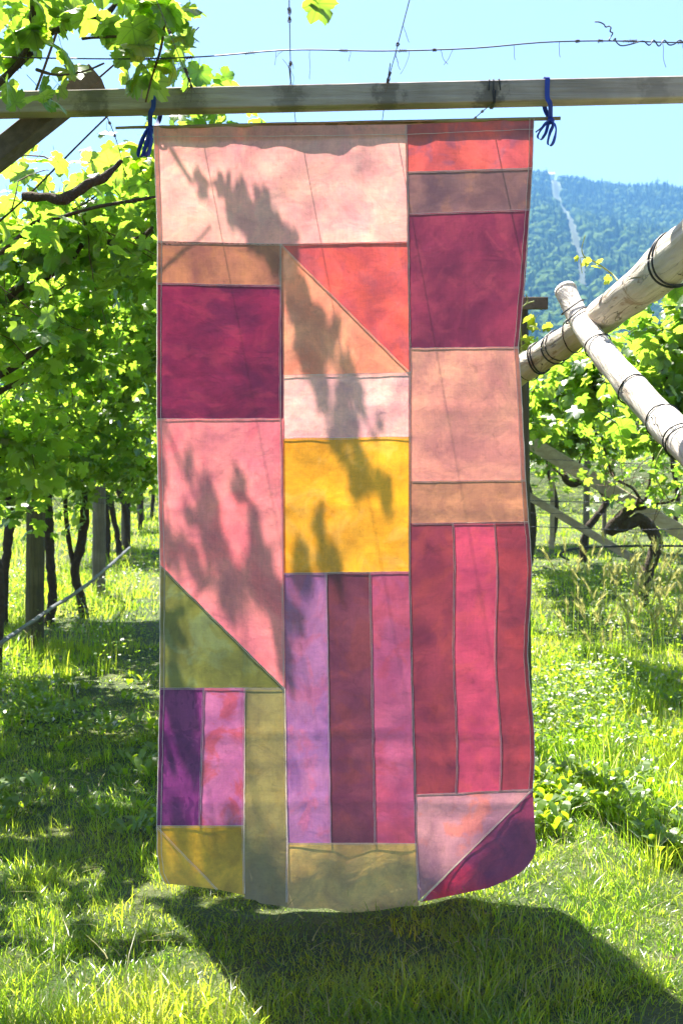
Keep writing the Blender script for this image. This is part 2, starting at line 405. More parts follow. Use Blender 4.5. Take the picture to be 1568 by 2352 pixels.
for i in range(NF):
    if i % 2: az = random.uniform(0.10, 0.40); y = RY0 + (RY1 - RY0) * random.random() ** 0.8
    else: az = random.uniform(-0.5, 0.5); y = RY0 + (RY1 + 30 - RY0) * random.random() ** 0.8
    x = az * y; z = mountain_z(x, y)
    # a cleared lane runs down the slope
    s = (y - RY0) / (RY1 - RY0)
    lane = 0.181 + (0.985 - s) / 0.705 * 0.030 + 0.0010 * math.sin(s * 22)
    if 0.26 < s < 0.985 and abs(az - lane) < 0.0052 + 0.003 * (1 - s): continue
    pts.append((x, y, z))
pts = np.array(pts); n = len(pts)
sc = rng.uniform(2.3, 4.8, n); scl = np.stack([sc, sc, sc * rng.uniform(0.8, 1.4, n)], 1)
rot = np.zeros((n, 3)); rot[:, 2] = rng.uniform(0, 6.28, n)
ix = np.where(rng.random(n) < 0.3 + 0.4 * (pts[:, 1] > 1100), rng.integers(3, 5, n), rng.integers(0, 3, n))
tag(instancer('forest', protos, pts, rot, scl, ix), 'dense wood covering the hazy blue mountain slope', 'forest')
# pale lane and hut
mb = MB(); lv = []
for i in range(60):
    s = 0.28 + (0.985 - 0.28) * i / 59; y = RY0 + s * (RY1 - RY0)
    lane = 0.181 + (0.985 - s) / 0.705 * 0.030 + 0.0010 * math.sin(s * 22)
    w = 0.0013 + 0.0018 * (1 - s) + 0.0010 * mnoise.noise((s * 30, 0, 0))
    for sg in (-1, 1):
        x = (lane + sg * w) * y; lv.append((x, y, mountain_z(x, y) + 1.2))
mb.add(lv, [(2*i, 2*i+1, 2*i+3, 2*i+2) for i in range(59)])
o = obj('clearing', mb.mesh('clearing', plain_mat('cleared_scree', (0.036, 0.046, 0.024), 1.0, var=0.5))); tag(o, 'pale cleared lane running down the wooded mountain slope', 'path', kind='structure')
hy = RY0 + 0.99 * (RY1 - RY0); hx = 0.1805 * hy; hz = mountain_z(hx, hy)
hut = empty('mountain_hut', (hx, hy, hz)); tag(hut, 'tiny white hut at the top of the cleared lane', 'hut')
mb = MB(); mb.box((hx - 5, hy, hz + 5), (hx + 5, hy, hz + 5), 8, 9, bev=0.01); obj('wall', mb.mesh('wall', plain_mat('hut_plaster', (0.8, 0.78, 0.75), 0.9), False), hut)
mb = MB(); mb.add([(hx-6, hy-5, hz+9.5), (hx+6, hy-5, hz+9.5), (hx+6, hy, hz+13), (hx-6, hy, hz+13), (hx+6, hy+5, hz+9.5), (hx-6, hy+5, hz+9.5)],
                  [(0, 1, 2, 3), (3, 2, 4, 5), (0, 3, 5), (1, 4, 2)]); obj('roof', mb.mesh('roof', plain_mat('hut_roof', (0.45, 0.38, 0.36), 0.9), False), hut)
py_ = RY1 - 5; px_ = (1497 - CU) / FPX * py_; pz_ = mountain_z(px_, py_)
pyl = empty('mast', (px_, py_, pz_)); tag(pyl, 'thin mast standing on the mountain ridge', 'mast')
mb = MB(); mb.tube([(px_, py_, pz_), (px_, py_, pz_ + 21)], [0.9, 0.5], 6); obj('pole', mb.mesh('pole', M_WIRE), pyl)
mb = MB(); mb.box((px_ - 3.5, py_, pz_ + 15), (px_ + 3.5, py_, pz_ + 15), 0.8, 0.8); obj('crossarm', mb.mesh('crossarm', M_WIRE), pyl)

# ------------------------------------------------------------------ the patchwork cloth
def cloth_w(u, v):
    a = (u - 355) / 870; b = (v - 285) / 1770
    w = 0.018 * math.sin(6.28 * (1.15 * a + 0.25 * b) + 0.6) * (0.25 + b)
    w += 0.008 * math.sin(6.28 * (2.3 * a - 0.4 * b) + 2.0) * b
    w += 0.012 * mnoise.noise((a * 3.1, b * 4.2, 0.3)) + 0.0105 * mnoise.noise((a * 8.0, b * 11.0, 5.3)) + 0.0030 * mnoise.noise((a * 19.0, b * 30.0, 2.3))
    # soft drag folds towards the lower corners and near the rod
    w += 0.004 * max(0, b - 0.7) / 0.3 * math.sin(38 * (a - 0.6 * b) + 3 * mnoise.noise((a * 3, b * 3, 9)))
    w += 0.003 * max(0, 0.12 - b) / 0.12 * math.sin(60 * a + 4 * mnoise.noise((a * 6, b * 3, 2)))
    for (vc, amp) in ((1683, 0.0035), (1842, 0.0030), (935, 0.002), (1165, 0.0025), (1745, 0.002)):
        w += amp * math.exp(-((v - vc - 4 * math.sin(a * 9)) / 10.0) ** 2)
    if b > 0.90:
        q = (b - 0.90) / 0.10
        w += -0.055 * q * q + 0.022 * q * math.sin(17 * a + 1.0) + 0.016 * q * mnoise.noise((a * 8, b * 5, 1)) + 0.05 * q * max(0, a - 0.72) / 0.28 * math.sin(22 * a + 9 * b)
    return w
def cloth_pt(u, v, off=0.0):
    # side edges swing in and out a little
    a = (u - 355) / 870
    if a > 0.66: u += (a - 0.66) / 0.34 * 6 * math.sin((v - 1198) / 614 * 9.4) * (1 if v > 1198 and v < 1812 else 0)
    P = at(u, v, D + cloth_w(u, v)); P.y += off
    return P
cloth = empty('patchwork_cloth', at(790, 2085, D))
tag(cloth, 'large pink, red, purple and yellow patchwork cloth hanging from a wooden beam', 'cloth')
EDGE_L = [(290, 352), (330, 354), (553, 362), (650, 361), (962, 360), (1297, 368), (1580, 367), (1896, 360), (1960, 361), (2005, 367), (2030, 380)]
EDGE_R = [(273, 1226), (386, 1222), (481, 1216), (640, 1204), (796, 1190), (900, 1197), (1103, 1207), (1198, 1213), (1812, 1223), (1860, 1230), (1940, 1227), (1972, 1213), (1992, 1190)]
def patch(corners, mat, label, curved=None, off=0.0):
    """corners: TL, TR, BR, BL in cloth coordinates; bilinear sheet on the common surface"""
    (x0, y0), (x1, y1), (x2, y2), (x3, y3) = corners
    wpx = max(abs(x1 - x0), abs(x2 - x3)); hpx = max(abs(y3 - y0), abs(y2 - y1))
    n = max(2, int(wpx / 11)); m_ = max(2, int(hpx / 11))
    V = []
    for j in range(m_ + 1):
        tj = j / m_
        for i in range(n + 1):
            ti = i / n
            u = (x0*(1-ti)+x1*ti)*(1-tj) + (x3*(1-ti)+x2*ti)*tj
            v = (y0*(1-ti)+y1*ti)*(1-tj) + (y3*(1-ti)+y2*ti)*tj
            if curved: u, v = curved(u, v, ti, tj)
            V.append(cloth_pt(u, v, off))
    F = [(j*(n+1)+i, (j+1)*(n+1)+i, (j+1)*(n+1)+i+1, j*(n+1)+i+1) for j in range(m_) for i in range(n)]
    mb = MB(); mb.add(V, F)
    o = obj('fabric_patch', mb.mesh('fabric_patch', mat), cloth); o['label'] = label; return o
def bot(u):   # lower hem line
    return 7 * mnoise.noise((u * 0.021, 0.5, 0)) + 3 * mnoise.noise((u * 0.06, 2.5, 0)) + float(np.interp(u, [380, 430, 500, 562, 600, 660, 740, 800, 860, 962, 985, 1040, 1080, 1140, 1190],
                              [2032, 2038, 2050, 2062, 2072, 2080, 2092, 2097, 2092, 2078, 2068, 2048, 2040, 2034, 1992]))
def edge_l(v): return float(np.interp(v, [p[0] for p in EDGE_L], [p[1] for p in EDGE_L]))
def edge_r(v): return float(np.interp(v, [p[0] for p in EDGE_R], [p[1] for p in EDGE_R]))

def C(*a, **k): return cloth_mat('dyed_cotton', *a, **k)
# pale pink top
patch([(352, 290), (933, 286), (938, 562), (362, 562)], C((249, 174, 157), (249, 157, 156), (249, 188, 169), 0.6, 1, 3.0), 'wide pale pink fabric patch at the top left', off=0.0014)
patch([(362, 554), (651, 561), (651, 656), (361, 650)], C((165, 103, 79), (135, 79, 72), (170, 108, 74), 0.5, 2, 6.0), 'narrow tan brown fabric patch below the pale pink one', off=0.0014)
patch([(361, 650), (652, 656), (652, 961), (360, 962)], C((125, 25, 63), (95, 21, 59), (145, 41, 69), 0.5, 3, 4.0, stretch=(1, 1, 1.5)), 'deep magenta purple fabric patch on the left', off=0.0012)
patch([(645, 561), (938, 556), (942, 856), (942, 856)], C((231, 91, 77), (206, 81, 84), (179, 90, 101), 0.35, 4, 5.0), 'coral red triangular fabric patch')
patch([(645, 561), (942, 856), (796, 859), (650, 862)], C((249, 157, 119), (249, 140, 107), (249, 167, 134), 0.4, 5, 4.0), 'salmon orange triangular fabric patch')
patch([(650, 862), (942, 856), (942, 1003), (650, 1007)], C((249, 184, 173), (249, 173, 168), (249, 196, 188), 0.5, 6, 5.0), 'small pale pink fabric patch above the yellow one')
patch([(650, 1007), (942, 1003), (941, 1313), (652, 1316)], C((243, 170, 39), (243, 159, 23), (243, 181, 77), 0.5, 7, 4.0), 'bright yellow fabric patch in the middle')
# middle strips, sun flecks painted in as redder accent colours
patch([(652, 1316), (750, 1315), (760, 1936), (660, 1936)], C((162, 99, 143), (145, 93, 150), (189, 87, 110), 0.45, 8, 5.0, stretch=(1, 1, 0.8)), 'lilac fabric strip below the yellow patch')
patch([(750, 1315), (850, 1314), (862, 1936), (760, 1936)], C((110, 52, 68), (96, 43, 65), (119, 52, 53), 0.5, 9, 5.0), 'dark mauve fabric strip between two lilac strips')
patch([(850, 1314), (941, 1313), (956, 1937), (862, 1936)], C((168, 67, 97), (157, 74, 112), (168, 66, 84), 0.55, 10, 3.6), 'pink violet fabric strip beside the dark red strips')
patch([(660, 1936), (956, 1937), (962, 2074), (660, 2076)], C((216, 175, 97), (182, 155, 90), (219, 165, 81), 0.4, 11, 6.0), 'olive beige fabric patch at the bottom middle',
      lambda u, v, ti, tj: (u, v + tj * (bot(u) - v)))
# left column
patch([(360, 962), (653, 961), (658, 1585), (368, 1297)], C((240, 137, 136), (240, 124, 133), (240, 87, 109), 0.45, 12, 3.0, acc_scale=6.0), 'tall rose pink fabric patch on the left', off=0.0014)
patch([(368, 1297), (653, 1580), (510, 1580), (367, 1580)], C((115, 116, 51), (99, 99, 42), (116, 133, 89), 0.5, 13, 4.0), 'moss green triangular fabric patch')
patch([(367, 1580), (469, 1580), (460, 1896), (360, 1896)], C((87, 22, 86), (100, 33, 96), (57, 13, 61), 0.5, 14, 5.0, blot=((132, 49, 118), 15.0, 0.6)), 'deep violet marbled fabric strip at the lower left')
patch([(469, 1580), (563, 1580), (559, 1896), (460, 1896)], C((181, 97, 146), (181, 94, 143), (181, 72, 90), 0.85, 15, 5.0), 'pink fabric strip with painted coral sun flecks at the lower left')  # the coral blotches paint sun flecks into the fabric
patch([(563, 1580), (653, 1580), (660, 2076), (562, 2056)], C((142, 127, 75), (132, 120, 75), (147, 124, 65), 0.5, 16, 4.0), 'khaki fabric strip at the lower left',
      lambda u, v, ti, tj: (u, v + tj**6 * (bot(u) - v)))
patch([(360, 1896), (559, 1896), (562, 2056), (500, 2043)], C((213, 161, 35), (184, 141, 29), (235, 180, 40), 0.5, 17, 6.0), 'olive green fabric patch at the bottom left',
      lambda u, v, ti, tj: (u, v))
patch([(360, 1896), (500, 2043), (430, 2034), (380, 2030)], C((249, 196, 49), (249, 181, 46), (249, 196, 36), 0.5, 18, 6.0), 'yellowish corner fabric patch at the bottom left',
      lambda u, v, ti, tj: (u if ti > 0 else edge_l(v), v))
# right column
patch([(931, 286), (1226, 273), (1222, 386), (932, 395)], C((211, 87, 80), (191, 79, 85), (140, 81, 104), 0.6, 19, 4.0, stretch=(1, 1, 1)), 'red fabric patch at the top right', off=0.0016)
patch([(932, 395), (1222, 386), (1216, 481), (934, 491)], C((117, 81, 82), (100, 72, 79), (139, 95, 79), 0.5, 20, 6.0), 'grey mauve fabric patch at the top right', off=0.0016)
patch([(934, 491), (1216, 481), (1190, 797), (938, 800)], C((132, 43, 70), (107, 33, 63), (149, 55, 76), 0.5, 21, 4.0), 'plum fabric patch on the right', 
      lambda u, v, ti, tj: (u + ti * 3 * math.sin(tj * 3.14), v), off=0.0016)
patch([(937, 800), (1190, 797), (1207, 1103), (937, 1105)], C((214, 146, 124), (207, 131, 120), (190, 123, 115), 0.5, 22, 4.0), 'dusty salmon fabric patch on the right', off=0.0016)
patch([(937, 1105), (1207, 1103), (1213, 1198), (937, 1202)], C((186, 125, 95), (174, 117, 91), (153, 94, 83), 0.45, 23, 5.0), 'tan fabric patch on the right', off=0.0016)
patch([(936, 1202), (1040, 1201), (1048, 1821), (949, 1825)], C((135, 50, 63), (114, 41, 63), (150, 58, 58), 0.4, 24, 4.0), 'dark red fabric strip on the right, innermost', off=0.0016)
patch([(1040, 1201), (1135, 1199), (1148, 1816), (1048, 1821)], C((182, 61, 92), (170, 60, 90), (190, 71, 82), 0.5, 25, 3.5), 'bright rose fabric strip between two dark red ones')
patch([(1135, 1199), (1213, 1198), (1223, 1812), (1148, 1816)], C((147, 51, 65), (132, 47, 65), (162, 53, 58), 0.4, 26, 4.0), 'dark red fabric strip along the right edge')
patch([(949, 1825), (1223, 1812), (1094, 1940), (958, 2072)], C((186, 127, 136), (168, 115, 131), (196, 107, 97), 0.75, 27, 4.0), 'pale pink triangular fabric patch with painted coral sun flecks at the bottom right', off=0.0016)  # coral accent is spots of sunlight put into the cloth colour
patch([(1223, 1812), (1229, 1930), (1120, 2040), (965, 2072)], C((140, 46, 80), (112, 44, 88), (160, 54, 90), 0.5, 28, 6.0, grad=(-0.03, 0.10, (228, 28, 46))), 'dark plum and red corner fabric patch at the bottom right',
      lambda u, v, ti, tj: (u + ti ** 2 * 34 * math.sin(3.14 * min(1, tj)) ** 0.8 * (1 - tj) ** 0.4, v + ti ** 2 * 14 * math.sin(3.14 * tj)))

# --- seams (a double layer behind, thread lines in front) and hems
M_SEAM = cloth_mat('seam_allowance', (222, 204, 188), (210, 190, 174), seed=40, trans=0.62)
M_THREAD = cloth_mat('pale_thread', (232, 226, 216), (214, 206, 198), seed=41, trans=0.35)
M_HEM = cloth_mat('hem_lining', (222, 170, 112), (206, 156, 120), seed=42, trans=0.6)
def strip(poly, o0, o1, off, mb):
    pts = []
    for (p, q) in zip(poly[:-1], poly[1:]):
        n = max(1, int(math.dist(p, q) / 9))
        for i in range(n): pts.append((p[0] + (q[0]-p[0]) * i / n, p[1] + (q[1]-p[1]) * i / n))
    pts.append(poly[-1]); V = []
    for i, p in enumerate(pts):
        a = pts[max(0, i-1)]; b_ = pts[min(len(pts)-1, i+1)]
        dx, dy = b_[0]-a[0], b_[1]-a[1]; L = math.hypot(dx, dy) or 1; nx_, ny_ = -dy/L, dx/L
        wb = 1.1 * mnoise.noise((p[0] * 0.03, p[1] * 0.03, 3.3)) + 0.6 * mnoise.noise((p[0] * 0.11, p[1] * 0.11, 1.3))
        for o_ in (o0, o1): V.append(cloth_pt(p[0] + nx_*(o_ + wb), p[1] + ny_*(o_ + wb), off))
    mb.add(V, [(2*i, 2*i+1, 2*i+3, 2*i+2) for i in range(len(pts)-1)])
seams = [[(362, 554), (645, 561), (938, 555)], [(361, 650), (645, 656)], [(360, 962), (645, 961)], [(645, 561), (645, 656), (645, 961), (653, 1580), (660, 1936), (660, 2072)],
         [(645, 561), (942, 856)], [(650, 862), (942, 856)], [(650, 1007), (942, 1003)], [(652, 1316), (750, 1315), (941, 1313)],
         [(933, 288), (938, 555), (942, 856), (942, 1003), (941, 1313), (956, 1937), (963, 2070)],
         [(937, 395), (1222, 386)], [(940, 491), (1216, 481)], [(943, 800), (1190, 797)], [(946, 1105), (1207, 1103)], [(945, 1202), (1213, 1198)],
         [(1040, 1201), (1048, 1821)], [(1135, 1199), (1148, 1816)], [(957, 1825), (1223, 1812)], [(1223, 1814), (1094, 1940), (967, 2069)],
         [(750, 1315), (760, 1936)], [(850, 1314), (862, 1936)], [(660, 1936), (956, 1937)], [(368, 1297), (653, 1580)], [(367, 1580), (653, 1580)],
         [(469, 1580), (460, 1896)], [(563, 1580), (559, 1896), (562, 2052)], [(360, 1896), (559, 1896)], [(361, 1898), (500, 2042)]]
for s in seams:
    mb = MB(); strip(s, -2.6, 2.2, 0.0042, mb); so = obj('seam', mb.mesh('seam', M_SEAM), cloth)
    mb = MB(); strip(s, -0.7, 0.7, -0.0022, mb); strip(s, 2.6, 3.5, -0.0020, mb)
    obj('stitching', mb.mesh('stitching', M_THREAD), so)
el_ = [(x, v) for v, x in EDGE_L]; er_ = [(x, v) for v, x in EDGE_R if v <= 1812]
for e, a_, b_ in ((el_, -11.0, 0.0), (er_, 0.0, 11.0)):
    mb = MB(); strip(e, a_, b_, 0.0040, mb); h_ = obj('side_hem', mb.mesh('side_hem', M_SEAM), cloth)
    mb = MB(); strip([(x - (1 if a_ == 0 else -1) * 10.0, v) for x, v in e], -0.6, 0.6, -0.0022, mb); obj('stitching', mb.mesh('stitching', M_THREAD), h_)
    mb = MB(); strip([(x - (1 if a_ == 0 else -1) * 0.8, v) for x, v in e], -0.9, 0.9, -0.002, mb); obj('edge_thread', mb.mesh('edge_thread', M_THREAD), h_)
# rod casing: the cloth folds back over the rod
rodA, rodB = (266, 294), (1286, 272)
def rodv(u): return rodA[1] + (rodB[1] - rodA[1]) * (u - rodA[0]) / (rodB[0] - rodA[0])
mb = MB(); V = []; NU = 90
for i in range(NU + 1):
    u = 353 + (1225 - 353) * i / NU
    top = 290 + (274 - 290) * (u - 353) / 872
    puck = 3.0 * mnoise.noise((u * 0.05, 0, 0)) + (2.0 * math.sin(u * 0.11) if 640 < u < 1000 else 0)
    drop = 34 + 5 * mnoise.noise((u * 0.012, 4, 0)) + 2 * mnoise.noise((u * 0.05, 8, 0))
    for (dv, off) in ((0.0, 0.0), (-3.0 - abs(puck) * 0.6, 0.006), (-2.0, 0.013), (5, 0.017), (16, 0.014), (24, 0.008), (drop, 0.007)):
        V.append(cloth_pt(u, top + dv, off))
mb.add(V, [(7*i+k, 7*i+k+1, 7*i+8+k, 7*i+7+k) for i in range(NU) for k in range(6)])
obj('rod_casing', mb.mesh('rod_casing', M_HEM), cloth)
mb = MB(); strip([(355, 314), (640, 313), (933, 309), (1224, 297)], -0.6, 0.6, -0.002, mb); obj('casing_stitching', mb.mesh('casing_stitching', M_THREAD), cloth)

# rod
rod = tag(obj('hanging_rod', None), 'thin round wooden rod through the top of the cloth', 'rod')
bpy.data.objects.remove(rod)
mb = MB(); p0 = at(*rodA, D + 0.008); p1 = at(*rodB, D + 0.008)
mb.tube([p0.lerp(p1, i / 24) + Vector((0, 0, 0.0015 * mnoise.noise((i * 0.4, 0, 0)))) for i in range(25)], lerp_list([0.0035, 0.0052, 0.0052, 0.005, 0.0048], 25), 10)
rod = tag(obj('hanging_rod', mb.mesh('hanging_rod', M_ROD)), 'thin pale wooden rod threaded through the top of the cloth', 'rod')

# ------------------------------------------------------------------ the beam, rafter, logs
BY = D + 0.012
bl = at(-260, 248, BY); br = at(1830, 200, BY)
beam = empty('wooden_beam', (bl + br) / 2)
tag(beam, 'grey weathered squared beam running across the top, carrying the cloth', 'beam')
M_BEAM = wood_mat('weathered_beam', (0.34, 0.285, 0.25), (0.46, 0.40, 0.355), (0.12, 1, 2.2), 0.9,
                  stains=[(at(665, 215, D).x, 0.05, 0.45), (at(888, 215, D).x, 0.045, 0.5), (at(1122, 215, D).x, 0.05, 0.6), (at(440, 225, D).x, 0.05, 0.35), (at(215, 225, D).x, 0.05, 0.5), (at(1500, 225, D).x, 0.05, 0.3)], bump=0.006)
mb = MB(); mb.box(bl, br, 0.060, 0.056, bev=0.05); obj('timber', mb.mesh('timber', M_BEAM, False), beam)
# black wire twisted round the beam at the knot
def loop_round(P, t, w, h, r, turns=1.0, seg=40, up=Vector((0, 0, 1)), slant=0.0):
    t = t.normalized(); x = t.cross(up).normalized(); y = x.cross(t); out = []
    for i in range(int(seg * turns) + 1):
        a = 2 * math.pi * i / seg; ca, sa = math.cos(a), math.sin(a)
        k = 1 / max(abs(ca), abs(sa)) ** 0.85 if w != 0 else 1
        out.append(P + x * (ca * k * w / 2) + y * (sa * k * h / 2) + t * (slant * (i / seg - turns / 2)) )
    return out
bt = (br - bl).normalized()
def beam_at(u):
    Pb = at(u, 215, BY); s = (Pb.x - bl.x) / (br.x - bl.x); return bl.lerp(br, s)
for du, sl in ((1126, 0.018), (1136, -0.02), (1131, 0.004)):
    mb = MB(); mb.tube(loop_round(beam_at(du), bt, 0.066, 0.062, 0.0016, 1.0, slant=sl), 0.0016, 5); obj('wire_wrap', mb.mesh('wire_wrap', M_TIE), beam)

raf_a = at(224, 176, D + 0.105); raf_b = at(-420, 690, D + 0.02)
mb = MB(); mb.box(raf_a, raf_b, 0.055, 0.078, up=Vector((0, 1, 0)), bev=0.05)
raf = tag(obj('timber_rafter', mb.mesh('timber_rafter', M_TIMBER, False)), 'dark slanted timber rafter crossing behind the beam at the upper left', 'rafter')

def log_tube(mb, pts, rad, seg=20, n=14, amp=0.07):
    P = smooth_path(pts, n); mb.tube(P, lerp_list(rad, len(P)), seg, wob=amp, wf=9.0); return P
def tie(P, t, r, th=0.0028, tilt=0.15, turns=1):
    t = t.normalized(); x = t.cross(Vector((0, 0, 1))).normalized(); y = x.cross(t); out = []
    for i in range(36 * turns + 1):
        a = 2 * math.pi * i / 36
        out.append(P + (x * math.cos(a) + y * math.sin(a)) * (r + th * 0.6) * (1 + 0.04 * math.sin(3 * a + P.x * 90)) + t * (tilt * r * math.sin(a + 1) + 0.006 * (i / 36) * (turns > 1)))
    return out
# big log
LG = [at(1150, 886, 4.30), at(1195, 853, 4.10), at(1310, 775, 3.78), at(1430, 690, 3.40), at(1568, 578, 2.98), at(1900, 300, 2.45)]
LR = [0.046, 0.047, 0.050, 0.057, 0.064, 0.068]
big = empty('log', LG[0]); tag(big, 'thick weathered log rising to the right edge, wound with black wire', 'log')
mb = MB(); PL = log_tube(mb, LG, LR, 28, 26, 0.17); obj('trunk', mb.mesh('trunk', M_LOG), big)
def along(PL, RL, u):
    us, _ = to_px([tuple(p) for p in PL]); i = int(np.argmin(np.abs(us - u))); i = min(max(1, i), len(PL) - 2)
    r = lerp_list(RL, len(PL))[i]; return PL[i], PL[i+1] - PL[i-1], r
for u_, th, tl in ((1213, 0.003, 0.25), (1236, 0.0045, 0.2), (1242, 0.004, 0.28), (1273, 0.004, 0.2), (1280, 0.003, 0.1), (1318, 0.003, 0.5), (1538, 0.0045, 0.25), (1546, 0.004, 0.3)):
    P_, t_, r_ = along(PL, LR, u_); mb = MB(); mb.tube(tie(P_, t_, r_ * 1.06, th * 0.7, tl), th * 0.7, 6); obj('wire_wrap', mb.mesh('wire_wrap', M_TIE), big)
for (u0, v0, s0) in ((1404, 702, 0.020), (1352, 738, 0.014)):
    P_, t_, r_ = along(PL, LR, u0); q = at(u0, v0, P_.y - r_ * 0.9)
    mb = MB(); mb.tube([q + Vector((0, 0.02, 0)), q, q + Vector((0, -0.004, 0.002))], [s0, s0 * 0.8, s0 * 0.3], 9, 0.2, 40)
    obj('knot', mb.mesh('knot', M_LOG), big)
# slimmer log in front
BG = [at(1300, 672, 3.66), at(1335, 742, 3.57), at(1400, 832, 3.34), at(1480, 924, 3.07), at(1568, 1016, 2.80), at(1760, 1230, 2.30), Vector((1.04, 1.5, 0.42)), Vector((1.13, 0.92, -0.05))]
BR = [0.036, 0.037, 0.040, 0.042, 0.044, 0.045, 0.046, 0.047]
sm = empty('log', BG[-1]); tag(sm, 'pale sunlit slimmer log tied across the thick log, sloping down to the right', 'log')
mb = MB(); PS = log_tube(mb, BG, BR, 24, 22, 0.13)
mb.tube([BG[0], BG[0] + (BG[0] - BG[1]) * 0.06, BG[0] + (BG[0] - BG[1]) * 0.12], [0.036, 0.0365, 0.034], 20, 0.10, 20); obj('trunk', mb.mesh('trunk', M_LOG2), sm)
for u_, th, tl in ((1316, 0.0035, 0.7), (1324, 0.003, 0.75), (1372, 0.003, 0.3), (1452, 0.003, 0.2), (1518, 0.0028, 0.2), (1561, 0.003, 0.2), (1566, 0.003, 0.3)):
    P_, t_, r_ = along(PS, BR, u_); mb = MB(); mb.tube(tie(P_, t_, r_ * 1.06, th * 0.7, tl), th * 0.7, 6); obj('wire_wrap', mb.mesh('wire_wrap', M_TIE), sm)
# post behind the cloth's right edge
pp = empty('wooden_post', (at(1190, 1790, 4.32).x, 4.32, 0)); tag(pp, 'dark post with a cross board, mostly hidden behind the cloth', 'post')
ptop = at(1192, 692, 4.32); pbot = Vector((at(1203, 1790, 4.32).x, 4.32, -0.1))
mb = MB(); mb.tube([pbot.lerp(ptop, i / 12) for i in range(13)], 0.033, 12, 0.08, 8); obj('shaft', mb.mesh('shaft', M_MOSSPOST), pp)
mb = MB(); mb.box(at(1120, 697, 4.27), at(1256, 696.5, 4.27), 0.03, 0.044, bev=0.06); obj('cross_board', mb.mesh('cross_board', M_TIMBER, False), pp)

# ------------------------------------------------------------------ blue ribbons
def ribbon_mesh(mb, path, width, wdir):
    P = smooth_path(path, 8); V = []
    for i, p in enumerate(P):
        t_ = (P[min(i+1, len(P)-1)] - P[max(i-1, 0)]).normalized()
        wv = wdir - t_ * wdir.dot(t_); wv = wv.normalized() * width / 2
        tw = 0.5 * mnoise.noise(p * 30); wv = Matrix.Rotation(tw, 3, t_) @ wv
        V += [p - wv, p + wv]
    mb.add(V, [(2*i, 2*i+1, 2*i+3, 2*i+2) for i in range(len(P) - 1)])
def px(u, v, dy): return at(u, v, D + dy)
yf = -0.038
X1 = Vector((1, 0, 0))
for side in (0, 1):
    if side == 0:
        top, bot_ = (350, 203), (344, 296)
        loops = [[(345, 294, -.012), (335, 305, -.02), (324, 330, -.022), (318, 352, -.02), (322, 359, -.018), (331, 350, -.016), (340, 318, -.014), (345, 297, -.012)],
                 [(345, 296, -.012), (341, 315, -.024), (332, 345, -.026), (330, 356, -.026), (336, 358, -.026), (344, 338, -.022), (348, 300, -.014)]]
        tails = [[(345, 296, -.014), (349, 315, -.028), (346, 340, -.03), (341, 358, -.03)]]
        label = 'blue ribbon tied round the beam at the cloth\'s left end'
    else:
        top, bot_ = (1259, 183), (1264, 277)
        loops = [[(1264, 278, -.012), (1252, 284, -.02), (1240, 300, -.024), (1234, 314, -.022), (1242, 319, -.02), (1252, 306, -.018), (1258, 286, -.014), (1264, 278, -.012)],
                 [(1264, 278, -.012), (1272, 284, -.022), (1276, 300, -.026), (1270, 326, -.026), (1262, 334, -.026), (1257, 328, -.024), (1262, 305, -.02), (1269, 288, -.014), (1264, 279, -.012)]]
        tails = [[(1256, 280, -.014), (1244, 292, -.016), (1229, 304, -.012)]]
        label = 'blue ribbon tied round the beam at the cloth\'s right end'
    rb = empty('ribbon', px(*bot_, 0)); tag(rb, label, 'ribbon', 'ribbons holding up the rod')
    mb = MB(); bu = beam_at(top[0]); z1 = bu.z + 0.031; z0 = bu.z - 0.031; yb = bu.y
    x_ = px(*top, yf).x; xb = px(*bot_, 0).x
    zr = px(*bot_, 0).z
    ribbon_mesh(mb, [(xb, D + 0.008, zr - 0.008), (xb * .6 + x_ * .4, yb - 0.032, z0 - 0.01), (x_, yb - 0.0335, z0 + 0.01), (x_, yb - 0.0335, z1 - 0.006), (x_, yb - 0.02, z1 + 0.003), (x_, yb + 0.02, z1 + 0.003), (x_ + 0.004, yb + 0.034, z1 - 0.008), (x_ + 0.006, yb + 0.034, z0), (xb + 0.006, D + 0.016, zr), (xb, D + 0.008, zr - 0.006)], 0.0125, X1)
    obj('strap', mb.mesh('strap', M_RIBBON), rb)
    for lp in loops:
        mb = MB(); ribbon_mesh(mb, [px(*q) for q in lp], 0.012, Vector((0.7, 0.7, 0.1))); obj('bow_loop', mb.mesh('bow_loop', M_RIBBON), rb)
    for lp in tails:
        mb = MB(); ribbon_mesh(mb, [px(*q) for q in lp], 0.008, Vector((0.8, 0.6, 0.1))); obj('tail', mb.mesh('tail', M_RIBBON), rb)
    mb = MB(); c0 = px(*bot_, -0.004); mb.tube([c0 + Vector((-0.009, 0, 0)), c0, c0 + Vector((0.009, 0, 0.001))], [0.004, 0.0075, 0.004], 8); obj('knot', mb.mesh('knot', M_RIBBON), rb)

